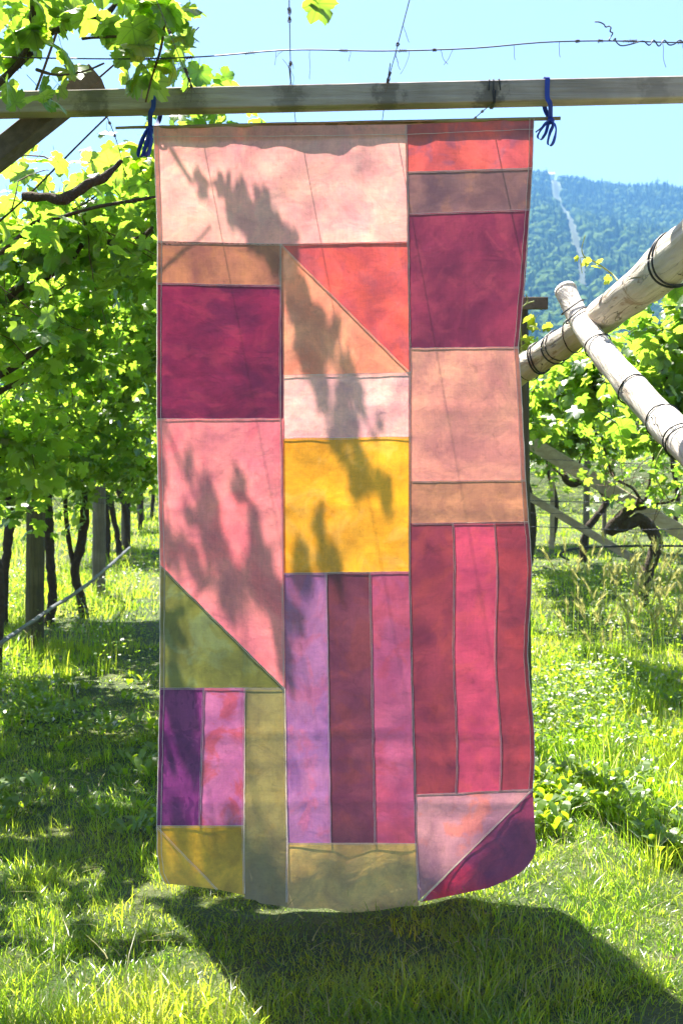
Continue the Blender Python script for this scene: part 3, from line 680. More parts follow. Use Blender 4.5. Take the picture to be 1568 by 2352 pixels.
# ------------------------------------------------------------------ wires
def tendrils(mb, P, n, L=(0.02, 0.07), seed=0):
    r_ = random.Random(seed)
    for _ in range(n):
        i = r_.randrange(2, len(P) - 2); p = P[i].copy(); d = Vector((r_.uniform(-.4, .4), r_.uniform(-.4, .4), r_.choice((-1, -1, -1, 0.7)))).normalized()
        q = [p]; st = r_.uniform(*L) / 8
        for k in range(8):
            d = (d + Vector((r_.uniform(-.5, .5), r_.uniform(-.4, .4), r_.uniform(-.5, .3))) * 0.6).normalized(); p = p + d * st; q.append(p.copy())
        mb.tube(q, 0.0006, 4)
def wraps(mb, P, n, seed=0):
    r_ = random.Random(seed)
    for _ in range(n):
        i = r_.randrange(2, len(P) - 2); c_ = P[i]; tt = (P[i+1] - P[i-1]).normalized(); x = tt.cross(Vector((0.1, 0.2, 1))).normalized(); y = tt.cross(x)
        L = r_.uniform(0.008, 0.03); q = []
        for k in range(26):
            a = k * 1.1; q.append(c_ + tt * (L * (k / 25 - 0.5)) + (x * math.cos(a) + y * math.sin(a)) * r_.uniform(0.0022, 0.0045))
        mb.tube(q, 0.0009, 4)
def wire(pts, r, label, group, nt=0, nw=0, seed=0, sub=10):
    P = smooth_path(pts, sub)
    w = empty('trellis_wire', P[0]); tag(w, label, 'wire', group)
    mb = MB(); mb.tube(P, r, 6); obj('strand', mb.mesh('strand', M_WIRE), w)
    if nt: mb = MB(); tendrils(mb, P, nt, seed=seed); o = obj('dry_tendrils', mb.mesh('dry_tendrils', M_DEAD), w); o['kind'] = 'stuff'
    if nw: mb = MB(); wraps(mb, P, nw, seed + 5); o = obj('tendril_knots', mb.mesh('tendril_knots', M_DEAD), w); o['kind'] = 'stuff'
    return P
WY = 2.80
WX = [at(-300, 125, WY), at(220, 135, WY), at(450, 131, WY), at(665, 115, WY), at(880, 117, WY), at(1080, 111, WY), at(1250, 97, WY), at(1400, 94, WY), at(1568, 98, WY), at(1900, 104, WY)]
wire(WX, 0.0016, 'wire strung across the sky above the beam, hung with dry tendrils', 'wires overhead', 16, 16, 1, 14)
q = []
for i in range(46):
    u = 1365 + i * 0
    break
cur = [(1365, 50), (1376, 51), (1386, 56), (1390, 62), (1398, 60), (1402, 64), (1400, 72), (1406, 76), (1402, 84), (1398, 92), (1406, 94), (1412, 88), (1414, 96), (1426, 105), (1450, 101), (1466, 96), (1478, 95), (1490, 104), (1500, 92), (1512, 106), (1524, 92), (1535, 103), (1548, 101), (1560, 92), (1575, 102), (1600, 94), (1640, 103)]
sp = empty('curled_wire', at(1400, 92, WY)); tag(sp, 'loose curled wire end twisting round the overhead wire at the upper right', 'wire')
mb = MB(); mb.tube(smooth_path([at(u, v, WY - 0.004 * (i % 2)) for i, (u, v) in enumerate(cur)], 5), 0.0016, 6); obj('strand', mb.mesh('strand', M_WIRE), sp)
# wires running away from the camera over the beam
def ywire(a, b, label, seed):     # a: pixel on the beam top ; b: pixel towards the camera
    A = at(a[0], a[1] - 2, D - 0.02); B = at(b[0], b[1], 2.45)
    far = Vector((A.x - 0.06, 11.0, A.z + 0.05)); near = B + (B - A) * 1.6; mid = Vector((A.x - 0.02, 6.0, A.z - 0.03))
    return wire([far, mid, A + Vector((0, 0.10, 0.002)), A, at((a[0]*2+b[0])/3, (a[1]*2+b[1])/3, 2.84), B, near], 0.0011, label, 'wires overhead', 8, 9, seed)
ywire((668, 195), (664, 0), 'straight wire running up from the beam left of centre', 3)
ywire((890, 190), (940, 0), 'wire slanting up to the right from the middle of the beam', 4)
ywire((440, 200), (374, 36), 'wire slanting up to the left from the beam into the leaves', 6)
wire([at(1085, 276, D+0.5), at(1100, 262, D + 0.3), at(1118, 247, D + 0.05), at(1128, 240, D - 0.03)], 0.0016, 'short wire end below the knot of the beam', 'wires overhead', 0, 2, 9)
wire([at(244, 262, D + 0.1), at(270, 330, 3.5), at(300, 440, 4.2), at(330, 520, 5.0)], 0.0014, 'wire running from under the beam into the left vine canopy', 'wires overhead', 2, 3, 10)

# ------------------------------------------------------------------ leaves
def leaf_template(pts, cup, seed, stem=False, fan=False):
    r_ = random.Random(seed)
    prof = [(a, r) for a, r in pts] + [(-a, r) for a, r in reversed(pts) if 0 < a < 179]
    V = [(0, 0, 0)]; F = []
    for a, r in prof:
        rr = r * r_.uniform(0.92, 1.08); A = R(a + r_.uniform(-3, 3)); x = math.sin(A) * rr; y = math.cos(A) * rr
        z = -cup * rr * rr + 0.10 * abs(x) + 0.09 * math.sin(a * 0.08 + seed) * rr
        V.append((x, y, z))
    # inner ring so that the blade curves
    n = len(prof); inner = []
    if fan: return np.array(V), [(0, 1 + k, 1 + (k + 1) % n) for k in range(n)]
    for k in range(n):
        x, y, z = V[1 + k]; inner.append((x * 0.55, y * 0.55, z * 0.22 + 0.02))
    V += inner
    for k in range(n):
        k2 = (k + 1) % n
        if k == n - 1 and False: continue
        F += [(0, 1 + n + k, 1 + n + k2), (1 + n + k, 1 + k, 1 + k2), (1 + n + k, 1 + k2, 1 + n + k2)]
    if stem:
        b = len(V); V += [(0.02, 0, 0), (-0.02, 0, 0), (0, 0, 0.03), (0.015, -0.35, 0.16), (-0.015, -0.35, 0.16), (0, -0.35, 0.18), (0.012, -0.75, 0.42), (-0.012, -0.75, 0.42), (0, -0.75, 0.45)]
        for s0 in (0, 3):
            for k in range(3):
                k2 = (k + 1) % 3; F.append((b+s0+k, b+s0+k2, b+s0+3+k2, b+s0+3+k))
    return np.array(V), F
HI = [(0, 1.0), (9, .90), (14, .93), (22, .76), (27, .78), (33, .60), (40, .76), (47, .82), (53, .93), (61, .82), (68, .84), (77, .68), (86, .58), (94, .66), (102, .66), (110, .76), (120, .66), (130, .66), (142, .55), (155, .55), (168, .40), (177, .12)]
LO = [(0, 1.0), (20, .80), (32, .58), (46, .85), (54, .92), (70, .76), (86, .55), (110, .76), (132, .62), (155, .52), (176, .14)]
T_HI = [leaf_template(HI, c, s, True) for c, s in ((0.30, 1), (0.12, 2), (0.50, 3), (0.22, 4))]
T_LO = [leaf_template(LO, c, s, fan=True) for c, s in ((0.30, 11), (0.10, 12), (0.55, 13))]
def tmpl_mesh(T, mat):
    mb = MB(); mb.add([tuple(p) for p in T[0]], T[1]); return mb.mesh('leaf', mat)
ME_HI = [tmpl_mesh(T, M_LEAF_V) for T in T_HI]; ME_YOUNG = [tmpl_mesh(T, M_YOUNG) for T in T_HI]

def frames(nrm, tip):
    nrm = nrm / np.linalg.norm(nrm, axis=1, keepdims=True)
    tip = tip - nrm * np.sum(nrm * tip, axis=1, keepdims=True); tip = tip / (np.linalg.norm(tip, axis=1, keepdims=True) + 1e-9)
    x = np.cross(tip, nrm); return np.stack([x, tip, nrm], axis=2)      # columns x,y,z
def joined_leaves(name, pos, Rm, scl, templates, mat, parent):
    n = len(pos)
    if n == 0: return None
    which = rng.integers(0, len(templates), n); vs_all = []; lt = []; off = 0; loops = []; starts = []
    for k, (TV, TF) in enumerate(templates):
        sel = np.where(which == k)[0]
        if len(sel) == 0: continue
        W = np.einsum('nij,vj->nvi', Rm[sel] * scl[sel, None, None], TV) + pos[sel, None, :]
        vs_all.append(W.reshape(-1, 3)); tri = np.array([f for f in TF if len(f) == 3])
        T = (tri[None] + (np.arange(len(sel)) * len(TV))[:, None, None] + off).reshape(-1, 3); loops.append(T); off += len(sel) * len(TV)
    V = np.concatenate(vs_all); T = np.concatenate(loops)
    me = bpy.data.meshes.new(name); me.vertices.add(len(V)); me.vertices.foreach_set('co', V.astype(np.float32).ravel())
    me.loops.add(T.size); me.loops.foreach_set('vertex_index', T.astype(np.int32).ravel())
    me.polygons.add(len(T)); me.polygons.foreach_set('loop_start', np.arange(0, T.size, 3, dtype=np.int32))
    me.polygons.foreach_set('use_smooth', np.ones(len(T), bool)); me.update(calc_edges=True); me.materials.append(mat)
    o = obj(name, me, parent); o['kind'] = 'stuff'; return o
def leaf_objects(pos, Rm, scl, meshes, parent):
    inv = Matrix.Translation(-parent.location)
    for i in range(len(pos)):
        o = bpy.data.objects.new('leaf', meshes[i % len(meshes)]); col.objects.link(o)
        o.parent = parent; o.matrix_parent_inverse = inv
        M = Matrix.Identity(4)
        for a in range(3):
            for b_ in range(3): M[a][b_] = Rm[i][a][b_] * scl[i]
            M[a][3] = pos[i][a]
        o.matrix_basis = M
SUNv = np.array(SUN)
def leaf_orient(n, flat=0.55):
    nrm = SUNv[None] * flat + np.array([0, 0, 0.25])[None] + rng.normal(0, 0.48, (n, 3))
    tip = np.array([0, -0.15, -1.0])[None] + rng.normal(0, 0.55, (n, 3))
    return frames(nrm, tip)
def in_view(pos, m=60):
    u, v = to_px(pos); return (u > -m) & (u < 1568 + m) & (v > -m) & (v < 2352 + m)

def shoot(p0, d0, L, step, droop, r_, wig=0.25):
    """polyline of a growing shoot"""
    d = Vector(d0).normalized(); p = Vector(p0); out = [p.copy()]
    for _ in range(max(2, int(L / step))):
        d = (d + Vector((r_.gauss(0, wig), r_.gauss(0, wig), r_.gauss(0, wig) - droop))).normalized(); p = p + d * step; out.append(p.copy())
    return out
def leaves_on(paths, per, spread, r_):
    P = []
    for q in paths:
        for a, b_ in zip(q[:-1], q[1:]):
            for _ in range(per):
                p = a.lerp(b_, r_.random()); P.append((p.x + r_.gauss(0, spread), p.y + r_.gauss(0, spread), p.z + r_.gauss(0, spread) - 0.02))
    return P

def grapevine(label, group, base, trunk, trunk_r, arms, seed, n_obj, shoots_per_arm=9, leaves_per=3, leaf_r=(0.028, 0.060), hang=(0.25, 0.55), hi_all=False, droop=0.16, spread=0.05, keep=None, arm_r=(0.013, 0.004), mats=None):
    r_ = random.Random(seed)
    v = empty('grapevine', base); tag(v, label, 'grapevine', group)
    if trunk:
        mb = MB(); P = smooth_path(trunk, 7); mb.tube(P, lerp_list(trunk_r, len(P)), 12, 0.35, 22); obj('trunk', mb.mesh('trunk', M_BARK), v)
    allp = []
    for arm in arms:
        P = smooth_path(arm, 6); mb = MB(); mb.tube(P, lerp_list(arm_r, len(P)), 7, 0.3, 25); obj('cane', mb.mesh('cane', M_BARK), v)
        sh = []
        for k in range(shoots_per_arm):
            i = r_.randrange(len(P) // 5, len(P)); d = Vector((r_.gauss(0, .7), r_.gauss(0, .7), r_.gauss(-0.1, .5)))
            sh.append(shoot(P[i], d, r_.uniform(*hang), 0.06, droop, r_))
        mb = MB()
        for s in sh[::2]:
            if base[0] > -1 or base[1] > 5.2 or min(to_px([tuple(q) for q in s])[1]) > 330: mb.tube(s, lerp_list([0.0032, 0.0012], len(s)), 4)
        if sh and mb.v: obj('green_shoots', mb.mesh('green_shoots', M_CANE), v)['kind'] = 'stuff'
        allp += leaves_on(sh, leaves_per, spread, r_) + leaves_on([P[len(P)//4:]], leaves_per, spread * 1.2, r_)
    pos = np.array(allp)
    if keep is not None: pos = pos[keep(pos)]
    n = len(pos)
    if n == 0: return v
    Rm = leaf_orient(n); scl = rng.uniform(*leaf_r, n)
    vis = in_view(pos, 20); order = np.argsort(np.where(vis, pos[:, 1], 1e6) + rng.random(n) * 0.6)
    k = min(n_obj, int(vis.sum())); a, rest = order[:k], order[k:]
    leaf_objects(pos[a], Rm[a], scl[a], ME_HI, v)
    joined_leaves('foliage', pos[rest], Rm[rest], scl[rest], T_HI if hi_all else T_LO, M_LEAF, v)
    return v

# --- the left row: heads at about 1.35 m, arms climbing the sloping roof to the right and towards the camera
def xrow(y): return -1.86 - 0.11 * max(0, y - 6.9)
def roof(x, y): return 1.42 + (x - xrow(y)) * 0.80
def left_vine(y, label, seed, n_obj, trunk, tr, narm=4, spa=13, lp=3, dens=1.0, xmax=-0.55):
    xr = trunk[-1].x if trunk else xrow(y); head = Vector(trunk[-1]) if trunk else Vector((xr, y, 1.4))
    r_ = random.Random(seed + 50); arms = []
    for k in range(narm):
        yy = y + (k - (narm - 1) / 2) * 0.42 + r_.uniform(-.1, .1); arm = [head]
        xe = xmax + (0.12 if y < 5.2 else 0) + r_.uniform(-0.25, 0.05) + (xr - xrow(y))
        for s in (0.25, 0.5, 0.75, 1.0):
            x = xr + (xe - xr) * s; arm.append(Vector((x, head.y + (yy - (0.5 * s if y > 5 else -0.15) - head.y) * min(1, s * 1.6) + r_.uniform(-.06, .06), roof(x, y) + r_.uniform(-.06, .08))))
        arms.append(arm)
    # a bushy fringe round the head
    for k in range(2):
        arms.append([head, head + Vector((r_.uniform(-.2, .3), r_.uniform(-.4, .4), 0.05)), head + Vector((r_.uniform(-.3, .5), r_.uniform(-.5, .5), -r_.uniform(0.05, 0.38)))])
    def keep(p):
        # the foliage opens out near the upper edge
        k_ = (p[:, 0] < -1.0) | (rng.random(len(p)) < 0.78)
        uu, vv = to_px(p)
        sky_gap = (p[:, 1] < 5.2) & (vv < 400) & (uu > 60) & (uu < 480)
        k_ &= ~(sky_gap & (rng.random(len(p)) < np.clip((335 - vv) / 90, 0, 0.90) * np.where(uu < 330, 1.0, 0.45)))
        gx = p[:, 0] - SUN.x / SUN.z * p[:, 2]; gy = p[:, 1] - SUN.y / SUN.z * p[:, 2]     # where the leaf's shadow falls
        open_ = (gy < 3.0) & (gx > -1.1)
        k_ &= ~(open_ & (rng.random(len(p)) < 0.85))
        ts = (p[:, 1] - D) / SUN.y; xs_ = p[:, 0] - SUN.x * ts; zs_ = p[:, 2] - SUN.z * ts
        k_ &= ~((np.abs(xs_) < 0.56) & (zs_ > 1.15) & (zs_ < 2.2))
        k_ &= ~((p[:, 1] < 5.2) & (uu > 430) & (vv < 150))
        return k_ & ((p[:, 1] > 3.45) | (p[:, 2] > 3))
    return grapevine(label, 'vines of the left row', (xr, y, 0) if not trunk else (trunk[0].x, trunk[0].y, 0), trunk, tr, arms, seed, n_obj, spa, lp, (0.036, 0.066) if y < 5.2 else (0.028, 0.060), keep=keep, arm_r=(0.006, 0.002) if y < 5.2 else (0.013, 0.004))

def tpath(pts, Y): return [at(u, v, Y) for u, v in pts]
def based(pts, zb=-0.05):
    g0 = gnd(*pts[0]); return [Vector((g0.x, g0.y, zb))] + [at(u, v, g0.y) for u, v in pts[1:]]
LV = [
 (3.9, 'nearest leafy vine of the left row, trunk out of view, big leaves beside the beam', 21, 230, None),
 (4.9, 'leafy vine filling the left edge above the mossy post', 22, 170, None),
 (6.0, 'leafy vine of the left row just before the mossy post', 23, 120, None),
 (None, 'vine at the left edge with a dark forked trunk', 24, 70, based([(5, 1445), (10, 1330), (18, 1260), (24, 1180), (14, 1110), (20, 1050), (10, 1010)])),
 (None, 'vine with a slim dark trunk just right of the mossy post', 25, 70, based([(108, 1440), (122, 1370), (116, 1290), (112, 1200), (110, 1130), (118, 1080), (112, 1010)])),
 (None, 'vine with a Y-shaped dark trunk left of the grey round post', 26, 60, based([(198, 1420), (185, 1370), (172, 1310), (186, 1255), (194, 1190), (192, 1110), (200, 1040), (206, 1000)])),
 (None, 'vine with a bent trunk right of the grey round post', 27, 40, based([(276, 1280), (270, 1230), (258, 1170), (250, 1100), (246, 1040), (255, 1000)])),
 (None, 'vine with a twisted thick trunk before the third post', 28, 40, based([(292, 1262), (292, 1210), (282, 1150), (264, 1110), (262, 1060), (280, 1010), (295, 985)])),
 (None, 'vine with a thin trunk leaning behind the grey round post', 29, 30, based([(244, 1290), (248, 1225), (242, 1150), (240, 1080), (244, 1010)])),
 (13.5, 'distant vine of the left row near the third post', 30, 0, None),
 (16.0, 'distant vine of the left row between the third and the leaning post', 31, 0, None),
 (19.0, 'farthest vine of the left row, small behind the cloth edge', 32, 0, None)]
for (y, label, seed, no, tr) in LV:
    if tr is None:
        b_ = Vector((xrow(y), y, -0.05)); tr = [b_, b_ + Vector((0.03, 0.02, 0.5)), b_ + Vector((-0.03, 0, 1.0)), b_ + Vector((0.02, 0, 1.42))]
    y0 = tr[0].y
    left_vine(y0, label, seed, no, tr, [0.036, 0.030, 0.034, 0.026, 0.030], narm=4 if y0 < 10 else 3, spa=(20 if y0 < 5 else 16), lp=3 if y0 < 6.5 else 4)
# forked side limbs of two trunks
for nm, pts, r0 in (('left fork', [(172, 1310), (160, 1250), (152, 1180), (150, 1110)], 0.02),):
    v = [o for o in bpy.data.objects if o.get('label', '').startswith('vine with a Y-shaped')][0]
    Yv = v.location.y; mb = MB(); P = smooth_path([at(u, w, Yv) for u, w in pts], 6); mb.tube(P, lerp_list([r0, r0 * 0.7], len(P)), 9, 0.3, 22); obj('limb', mb.mesh('limb', M_BARK), v)
# visible old arms under the left canopy
v0 = [o for o in bpy.data.objects if o.get('label', '').startswith('nearest leafy vine')][0]
v1 = [o for o in bpy.data.objects if o.get('label', '').startswith('leafy vine filling')][0]
for vv_, pts, Yv, rr in ((v0, [(52, 452), (95, 452), (140, 458), (165, 450), (200, 425), (235, 410), (262, 388), (280, 368)], 3.62, (0.013, 0.017, 0.015, 0.007)),
                   (v0, [(-30, 600), (10, 575), (60, 530), (85, 510), (140, 498), (230, 474), (360, 452)], 3.9, (0.008, 0.0075, 0.005)),
                   (v1, [(230, 562), (300, 555), (330, 545), (352, 520)], 4.4, (0.018, 0.014, 0.008)),
                   (v1, [(-20, 720), (20, 680), (60, 650), (100, 640), (160, 600), (190, 560)], 4.4, (0.020, 0.016, 0.009)),
                   (v1, [(-20, 870), (10, 855), (50, 830), (95, 795)], 4.6, (0.018, 0.015, 0.009)),
                   (v1, [(-20, 905), (20, 890), (60, 870), (90, 850)], 4.8, (0.014, 0.012, 0.007))):
    mb = MB(); P = smooth_path([at(u, w, Yv) for u, w in pts], 7); mb.tube(P, lerp_list(rr, len(P)), 9, 0.45, 26); obj('old_cane', mb.mesh('old_cane', M_BARK), vv_)

# --- overhead vine: the clump hanging into the upper left, and the shoots (above the frame) whose shadows fall on the cloth
r_ = random.Random(99)
ov = empty('grapevine', (-0.75, 3.2, 2.3)); tag(ov, 'overhead vine hanging its big leaves in front of the beam at the upper left', 'grapevine')
canes = [[(-40, 220, 2.9), (20, 170, 2.9), (60, 130, 2.92), (110, 80, 2.9), (160, 60, 2.85), (230, 40, 2.85), (265, 8, 2.85), (275, -40, 2.85)],
         [(80, -20, 2.75), (78, 40, 2.8), (70, 95, 2.85), (30, 160, 2.9)],
         [(85, 160, 2.9), (130, 172, 2.85), (190, 165, 2.8), (240, 145, 2.8)], [(190, 88, 2.9), (260, 84, 2.85), (330, 80, 2.8), (355, 75, 2.8)],
         [(380, 40, 2.8), (370, 110, 2.82), (350, 175, 2.84), (335, 235, 2.86)]]
for k, cn in enumerate(canes):
    mb = MB(); P = smooth_path([at(*q) for q in cn], 7); mb.tube(P, lerp_list([0.011, 0.005] if k < 2 else [0.004, 0.002], len(P)), 8, 0.35, 30); obj('cane', mb.mesh('cane', M_BARK if k < 2 else M_CANE), ov)
spots = []
for _ in range(150):
    u = r_.uniform(-60, 440); v = r_.gauss(60, 70)
    lim = 250 if u < 120 else 205 if u < 230 else 130 if u < 300 else 170 if u < 440 else 0
    low = 0
    if v < -60 or v > lim: continue
    if 100 < u < 215 and 55 < v < 150 and r_.random() < 0.75: continue
    if 165 < u < 265 and v > 60: continue
    if 300 < u < 350 and v > 120: continue
    spots.append((u, v, r_.uniform(2.7, 3.05)))
spots += [(35, 235, 2.85), (95, 210, 2.82), (140, 200, 2.8), (120, 230, 2.8), (20, 200, 2.8), (316, 178, 2.86), (345, 172, 2.88), (306, 192, 2.84), (352, 186, 2.9), (285, 130, 2.8), (280, 90, 2.85), (300, 105, 2.8), (410, 100, 2.85), (395, 145, 2.83), (320, 45, 2.8), (430, 20, 2.85), (400, 40, 2.8), (290, 170, 2.9),
          (730, 8, 2.8), (742, 2, 2.82)]
pos = np.array([tuple(at(*s)) for s in spots]); n = len(pos)
Rm = leaf_orient(n, 0.30); leaf_objects(pos, Rm, rng.uniform(0.036, 0.062, n), ME_HI, ov)
# shoots over the cloth: leaf positions from where their shadows lie on the cloth
sh_pts = [(462, 432, .026), (470, 450, .022), (516, 440, .026), (528, 470, .040), (545, 490, .040), (566, 512, .042), (590, 500, .040), (604, 462, .030), (612, 540, .044), (640, 545, .040), (660, 575, .040), (590, 545, .036), (618, 590, .034), (670, 548, .030), (662, 620, .040), (684, 640, .036), (675, 690, .040), (700, 705, .045), (735, 720, .042), (720, 760, .044), (765, 745, .036), (760, 790, .044), (700, 790, .034), (730, 850, .034), (790, 850, .038), (810, 880, .034), (745, 905, .030), (778, 930, .036), (800, 960, .034), (768, 1010, .036), (800, 1050, .044), (830, 1060, .040), (845, 1110, .034), (880, 1100, .040), (885, 1150, .028), (815, 1105, .034),
          (855, 985, .020), (870, 950, .016), (735, 1150, .026), (725, 1200, .034), (735, 1260, .040), (690, 1230, .034), (675, 1290, .040), (700, 1310, .036), (760, 1280, .036), (775, 1320, .03)]
rs = random.Random(321)
for _ in range(36):        # scattered shade on the rose patch, thickening downwards
    u = rs.gauss(510, 85); v = 960 + 420 * rs.random() ** 0.6
    if 350 < u < 650 and v < 1270 + (u - 368): sh_pts.append((u, v, rs.uniform(.030, .050)))
for _ in range(0):         # a few dapples lower down
    u = rs.uniform(345, 900); v = rs.uniform(1330, 1990)
    sh_pts.append((u, v, rs.uniform(.022, .038)))
for _ in range(12):        # closed shade at the foot of the left column
    u = rs.uniform(345, 600); v = rs.uniform(1880, 2075)
    sh_pts.append((u, v, rs.uniform(.040, .055)))
r_ = random.Random(55)
pos = []; scl = []
for (u, v, s) in sh_pts:
    c0 = at(u, v, D); zt = 3.02 + r_.uniform(0, 0.22) + max(0, (v - 1000)) * 0.00035; tt = (zt - c0.z) / SUN.z
    pos.append(tuple(c0 + SUN * tt)); scl.append(s * (1.12 if v < 960 and u > 455 else 0.92))
pos = np.array(pos); scl = np.array(scl); Rm = leaf_orient(len(pos), 0.9)
leaf_objects(pos, Rm, scl, ME_HI, ov)
main = [(440, 425), (500, 440), (560, 480), (640, 545), (700, 690), (760, 800), (800, 960), (870, 1090), (900, 1160)]
def lift(u, v, z): c0 = at(u, v, D); return c0 + SUN * ((z - c0.z) / SUN.z)
mb = MB(); mb.tube(smooth_path([lift(u, v, 3.08) for u, v in main], 8), 0.003, 6); obj('cane', mb.mesh('cane', M_CANE), ov)
mb = MB(); mb.tube(smooth_path([lift(u, v, 3.1 + i * .05) for i, (u, v) in enumerate([(380, 1000), (430, 1120), (500, 1230), (560, 1400), (560, 1650), (600, 1900)])], 8), 0.004, 6); obj('cane', mb.mesh('cane', M_CANE), ov)
mb = MB(); mb.tube(smooth_path([lift(440, 425, 3.08), Vector((-0.75, 3.3, 2.9)), Vector((-0.85, 3.1, 2.6)), at(60, 130, 2.92)], 8), 0.005, 6); obj('cane', mb.mesh('cane', M_CANE), ov)
mb = MB(); mb.tube(smooth_path([lift(380, 1000, 3.1), Vector((-0.9, 3.9, 2.8)), Vector((-1.2, 4.2, 2.3))], 8), 0.005, 6); obj('cane', mb.mesh('cane', M_CANE), ov)

# ------------------------------------------------------------------ left posts and pipe
def round_post(name, base, top, r, mat, label, group=None, rings=()):
    p = empty(name, (base.x, base.y, 0)); tag(p, label, 'post', group)
    mb = MB(); mb.tube([base.lerp(top, i / 16) for i in range(17)], [r * 0.98] + [r] * 15 + [r * 0.96], 16, 0.07, 9); obj('shaft', mb.mesh('shaft', mat), p)
    for f in rings:
        q = base.lerp(top, f); mb = MB(); mb.tube(tie(q, top - base, r, 0.002, 0.15), 0.002, 5); obj('wire_wrap', mb.mesh('wire_wrap', M_WIRE), p)
    return p
b_ = gnd(78, 1493); round_post('vineyard_post', b_ - Vector((0, 0, .1)), at(86, 960, b_.y), 0.056, M_MOSSPOST, 'thick dark mossy post at the left edge', 'posts of the left row', (0.55, 0.7))
b_ = gnd(227, 1365); round_post('vineyard_post', b_ - Vector((0, 0, .1)), at(229, 960, b_.y), 0.055, M_POST, 'pale grey round post standing second in the left row', 'posts of the left row', (0.55, 0.75, 0.9))
b_ = gnd(289, 1255); round_post('vineyard_post', b_ - Vector((0, 0, .1)), at(290, 985, b_.y), 0.058, M_POST, 'third grey post of the left row, half hidden by vine trunks', 'posts of the left row', (0.6,))
b_ = gnd(325, 1197); round_post('vineyard_post', b_ - Vector((0, 0, .1)), at(312, 1025, b_.y), 0.055, M_POST, 'farthest brown post of the left row, leaning left', 'posts of the left row')
mb = MB(); P = smooth_path([gnd(-60, 1520, 0.36), gnd(0, 1479, 0.36), gnd(117, 1398, 0.36), gnd(180, 1358, 0.36), gnd(234, 1315, 0.37), gnd(298, 1258, 0.38)], 8); mb.tube(P, 0.010, 8, 0.25, 40)
pipe = empty('drip_pipe', P[0]); tag(pipe, 'grey drip pipe sagging along the left row of vines', 'pipe'); obj('hose', mb.mesh('hose', M_GPIPE), pipe)
mb = MB(); mb.tube([p + Vector((0.011 * math.cos(i * .9), 0, 0.011 * math.sin(i * .9))) for i, p in enumerate(P)], 0.003, 5); obj('support_wire', mb.mesh('support_wire', M_WIRE), pipe)

# ------------------------------------------------------------------ right side: posts, braces, wires, vines
def bar(name, a, b_, w, h, mat, label, cat, group=None, up=Vector((0, 0, 1))):
    mb = MB(); mb.box(a, b_, w, h, up, 0.05); return tag(obj(name, mb.mesh(name, mat, False)), label, cat, group)
bar('brace_board', at(1196, 1004, 9.7), at(1700, 1304, 9.2), 0.04, 0.118, M_BOARD, 'long sawn brace board slanting down to the right beyond the cloth', 'board', 'slanting brace boards')
bar('brace_board', at(1200, 1132, 11.0), at(1450, 1282, 10.6), 0.03, 0.072, M_BOARD, 'shorter brace board slanting down behind the slim stake', 'board', 'slanting brace boards')
b_ = gnd(1266, 1262); bar('stake', b_ - Vector((0, 0, .1)), at(1270, 930, b_.y), 0.05, 0.05, M_BOARD, 'slim square stake standing between the two brace boards', 'stake', 'stakes of the right row', Vector((0, 1, 0)))
b_ = gnd(1344, 1262); bar('stake', b_ - Vector((0, 0, .1)), at(1348, 1010, b_.y), 0.065, 0.06, M_POST, 'stake behind the smaller bent vine trunk', 'stake', 'stakes of the right row', Vector((0, 1, 0)))
b_ = gnd(1386, 1240); bar('stake', b_ - Vector((0, 0, .1)), at(1388, 1030, b_.y), 0.05, 0.05, M_POST, 'far thin stake between the two bent vine trunks', 'stake', 'stakes of the right row', Vector((0, 1, 0)))
for k, (v0_, v1_, Yw, lab) in enumerate([(985, 982, 8.0, 'uppermost'), (1053, 1060, 8.6, 'second'), (1148, 1150, 9.0, 'third'), (1176, 1176, 9.0, 'fourth'), (1208, 1212, 8.2, 'lowest')]):
    wire([at(1150, v0_, Yw), at(1300, v0_ + 4, Yw), at(1450, v1_ + 5, Yw), at(1600, v1_ + 1, Yw), at(1750, v1_ - 4, Yw)], 0.0032 if k in (2, 4) else 0.0022, lab + ' of the five level wires between the right vine trunks', 'wires of the right row', 0, 6, 30 + k)
wire([at(1372, 945, 3.6), at(1440, 985, 5.0), at(1520, 1010, 6.0), at(1600, 1005, 6.5)], 0.002, 'twisted wire leading from the slimmer log into the right vines', 'wires of the right row', 0, 8, 41)
mb = MB(); P = smooth_path([at(1300, 1283, 8.0), at(1292, 1280, 8.0), at(1286, 1273, 8.0), at(1300, 1265, 8.0), at(1340, 1258, 8.0), at(1445, 1254, 8.0), at(1568, 1254, 8.0), at(1750, 1256, 8.0)], 8); mb.tube(P, 0.0085, 8)
pipe = empty('drip_pipe', P[-1]); tag(pipe, 'black drip pipe with a hooked end crossing the big bent trunk', 'pipe'); obj('hose', mb.mesh('hose', M_PIPE), pipe)
mb = MB(); mb.tube([P[0], P[0] + Vector((0.02, 0, -0.012))], [0.011, 0.006], 8); obj('end_plug', mb.mesh('end_plug', M_PIPE), pipe)

def right_vine(label, seed, n_obj, trunk, tr, arms, spa, lp=3, leaf_r=(0.045, 0.066), keep=None, hang=(0.25, 0.6)):
    def kp(p):
        uu, vv = to_px(p)
        top = np.interp(uu, [1150, 1230, 1330, 1420, 1568, 1800], [760, 770, 800, 690, 640, 600])
        ok = (vv > top) & (uu > 1120) & (p[:, 2] > 0.75)
        if keep is not None: ok &= keep(p, uu, vv)
        return ok
    return grapevine(label, 'vines on the right', (trunk[0].x, trunk[0].y, 0), trunk, tr, arms, seed, n_obj, spa, lp, leaf_r, hang=hang, keep=kp, droop=0.10, spread=0.06)
g0 = gnd(1472, 1396); YA = g0.y
trA = [Vector((g0.x, g0.y, -0.05))] + [at(u, v, YA) for u, v in [(1475, 1370), (1482, 1323), (1506, 1257), (1500, 1228), (1472, 1194), (1430, 1208), (1402, 1217), (1419, 1194), (1453, 1163), (1480, 1158)]]
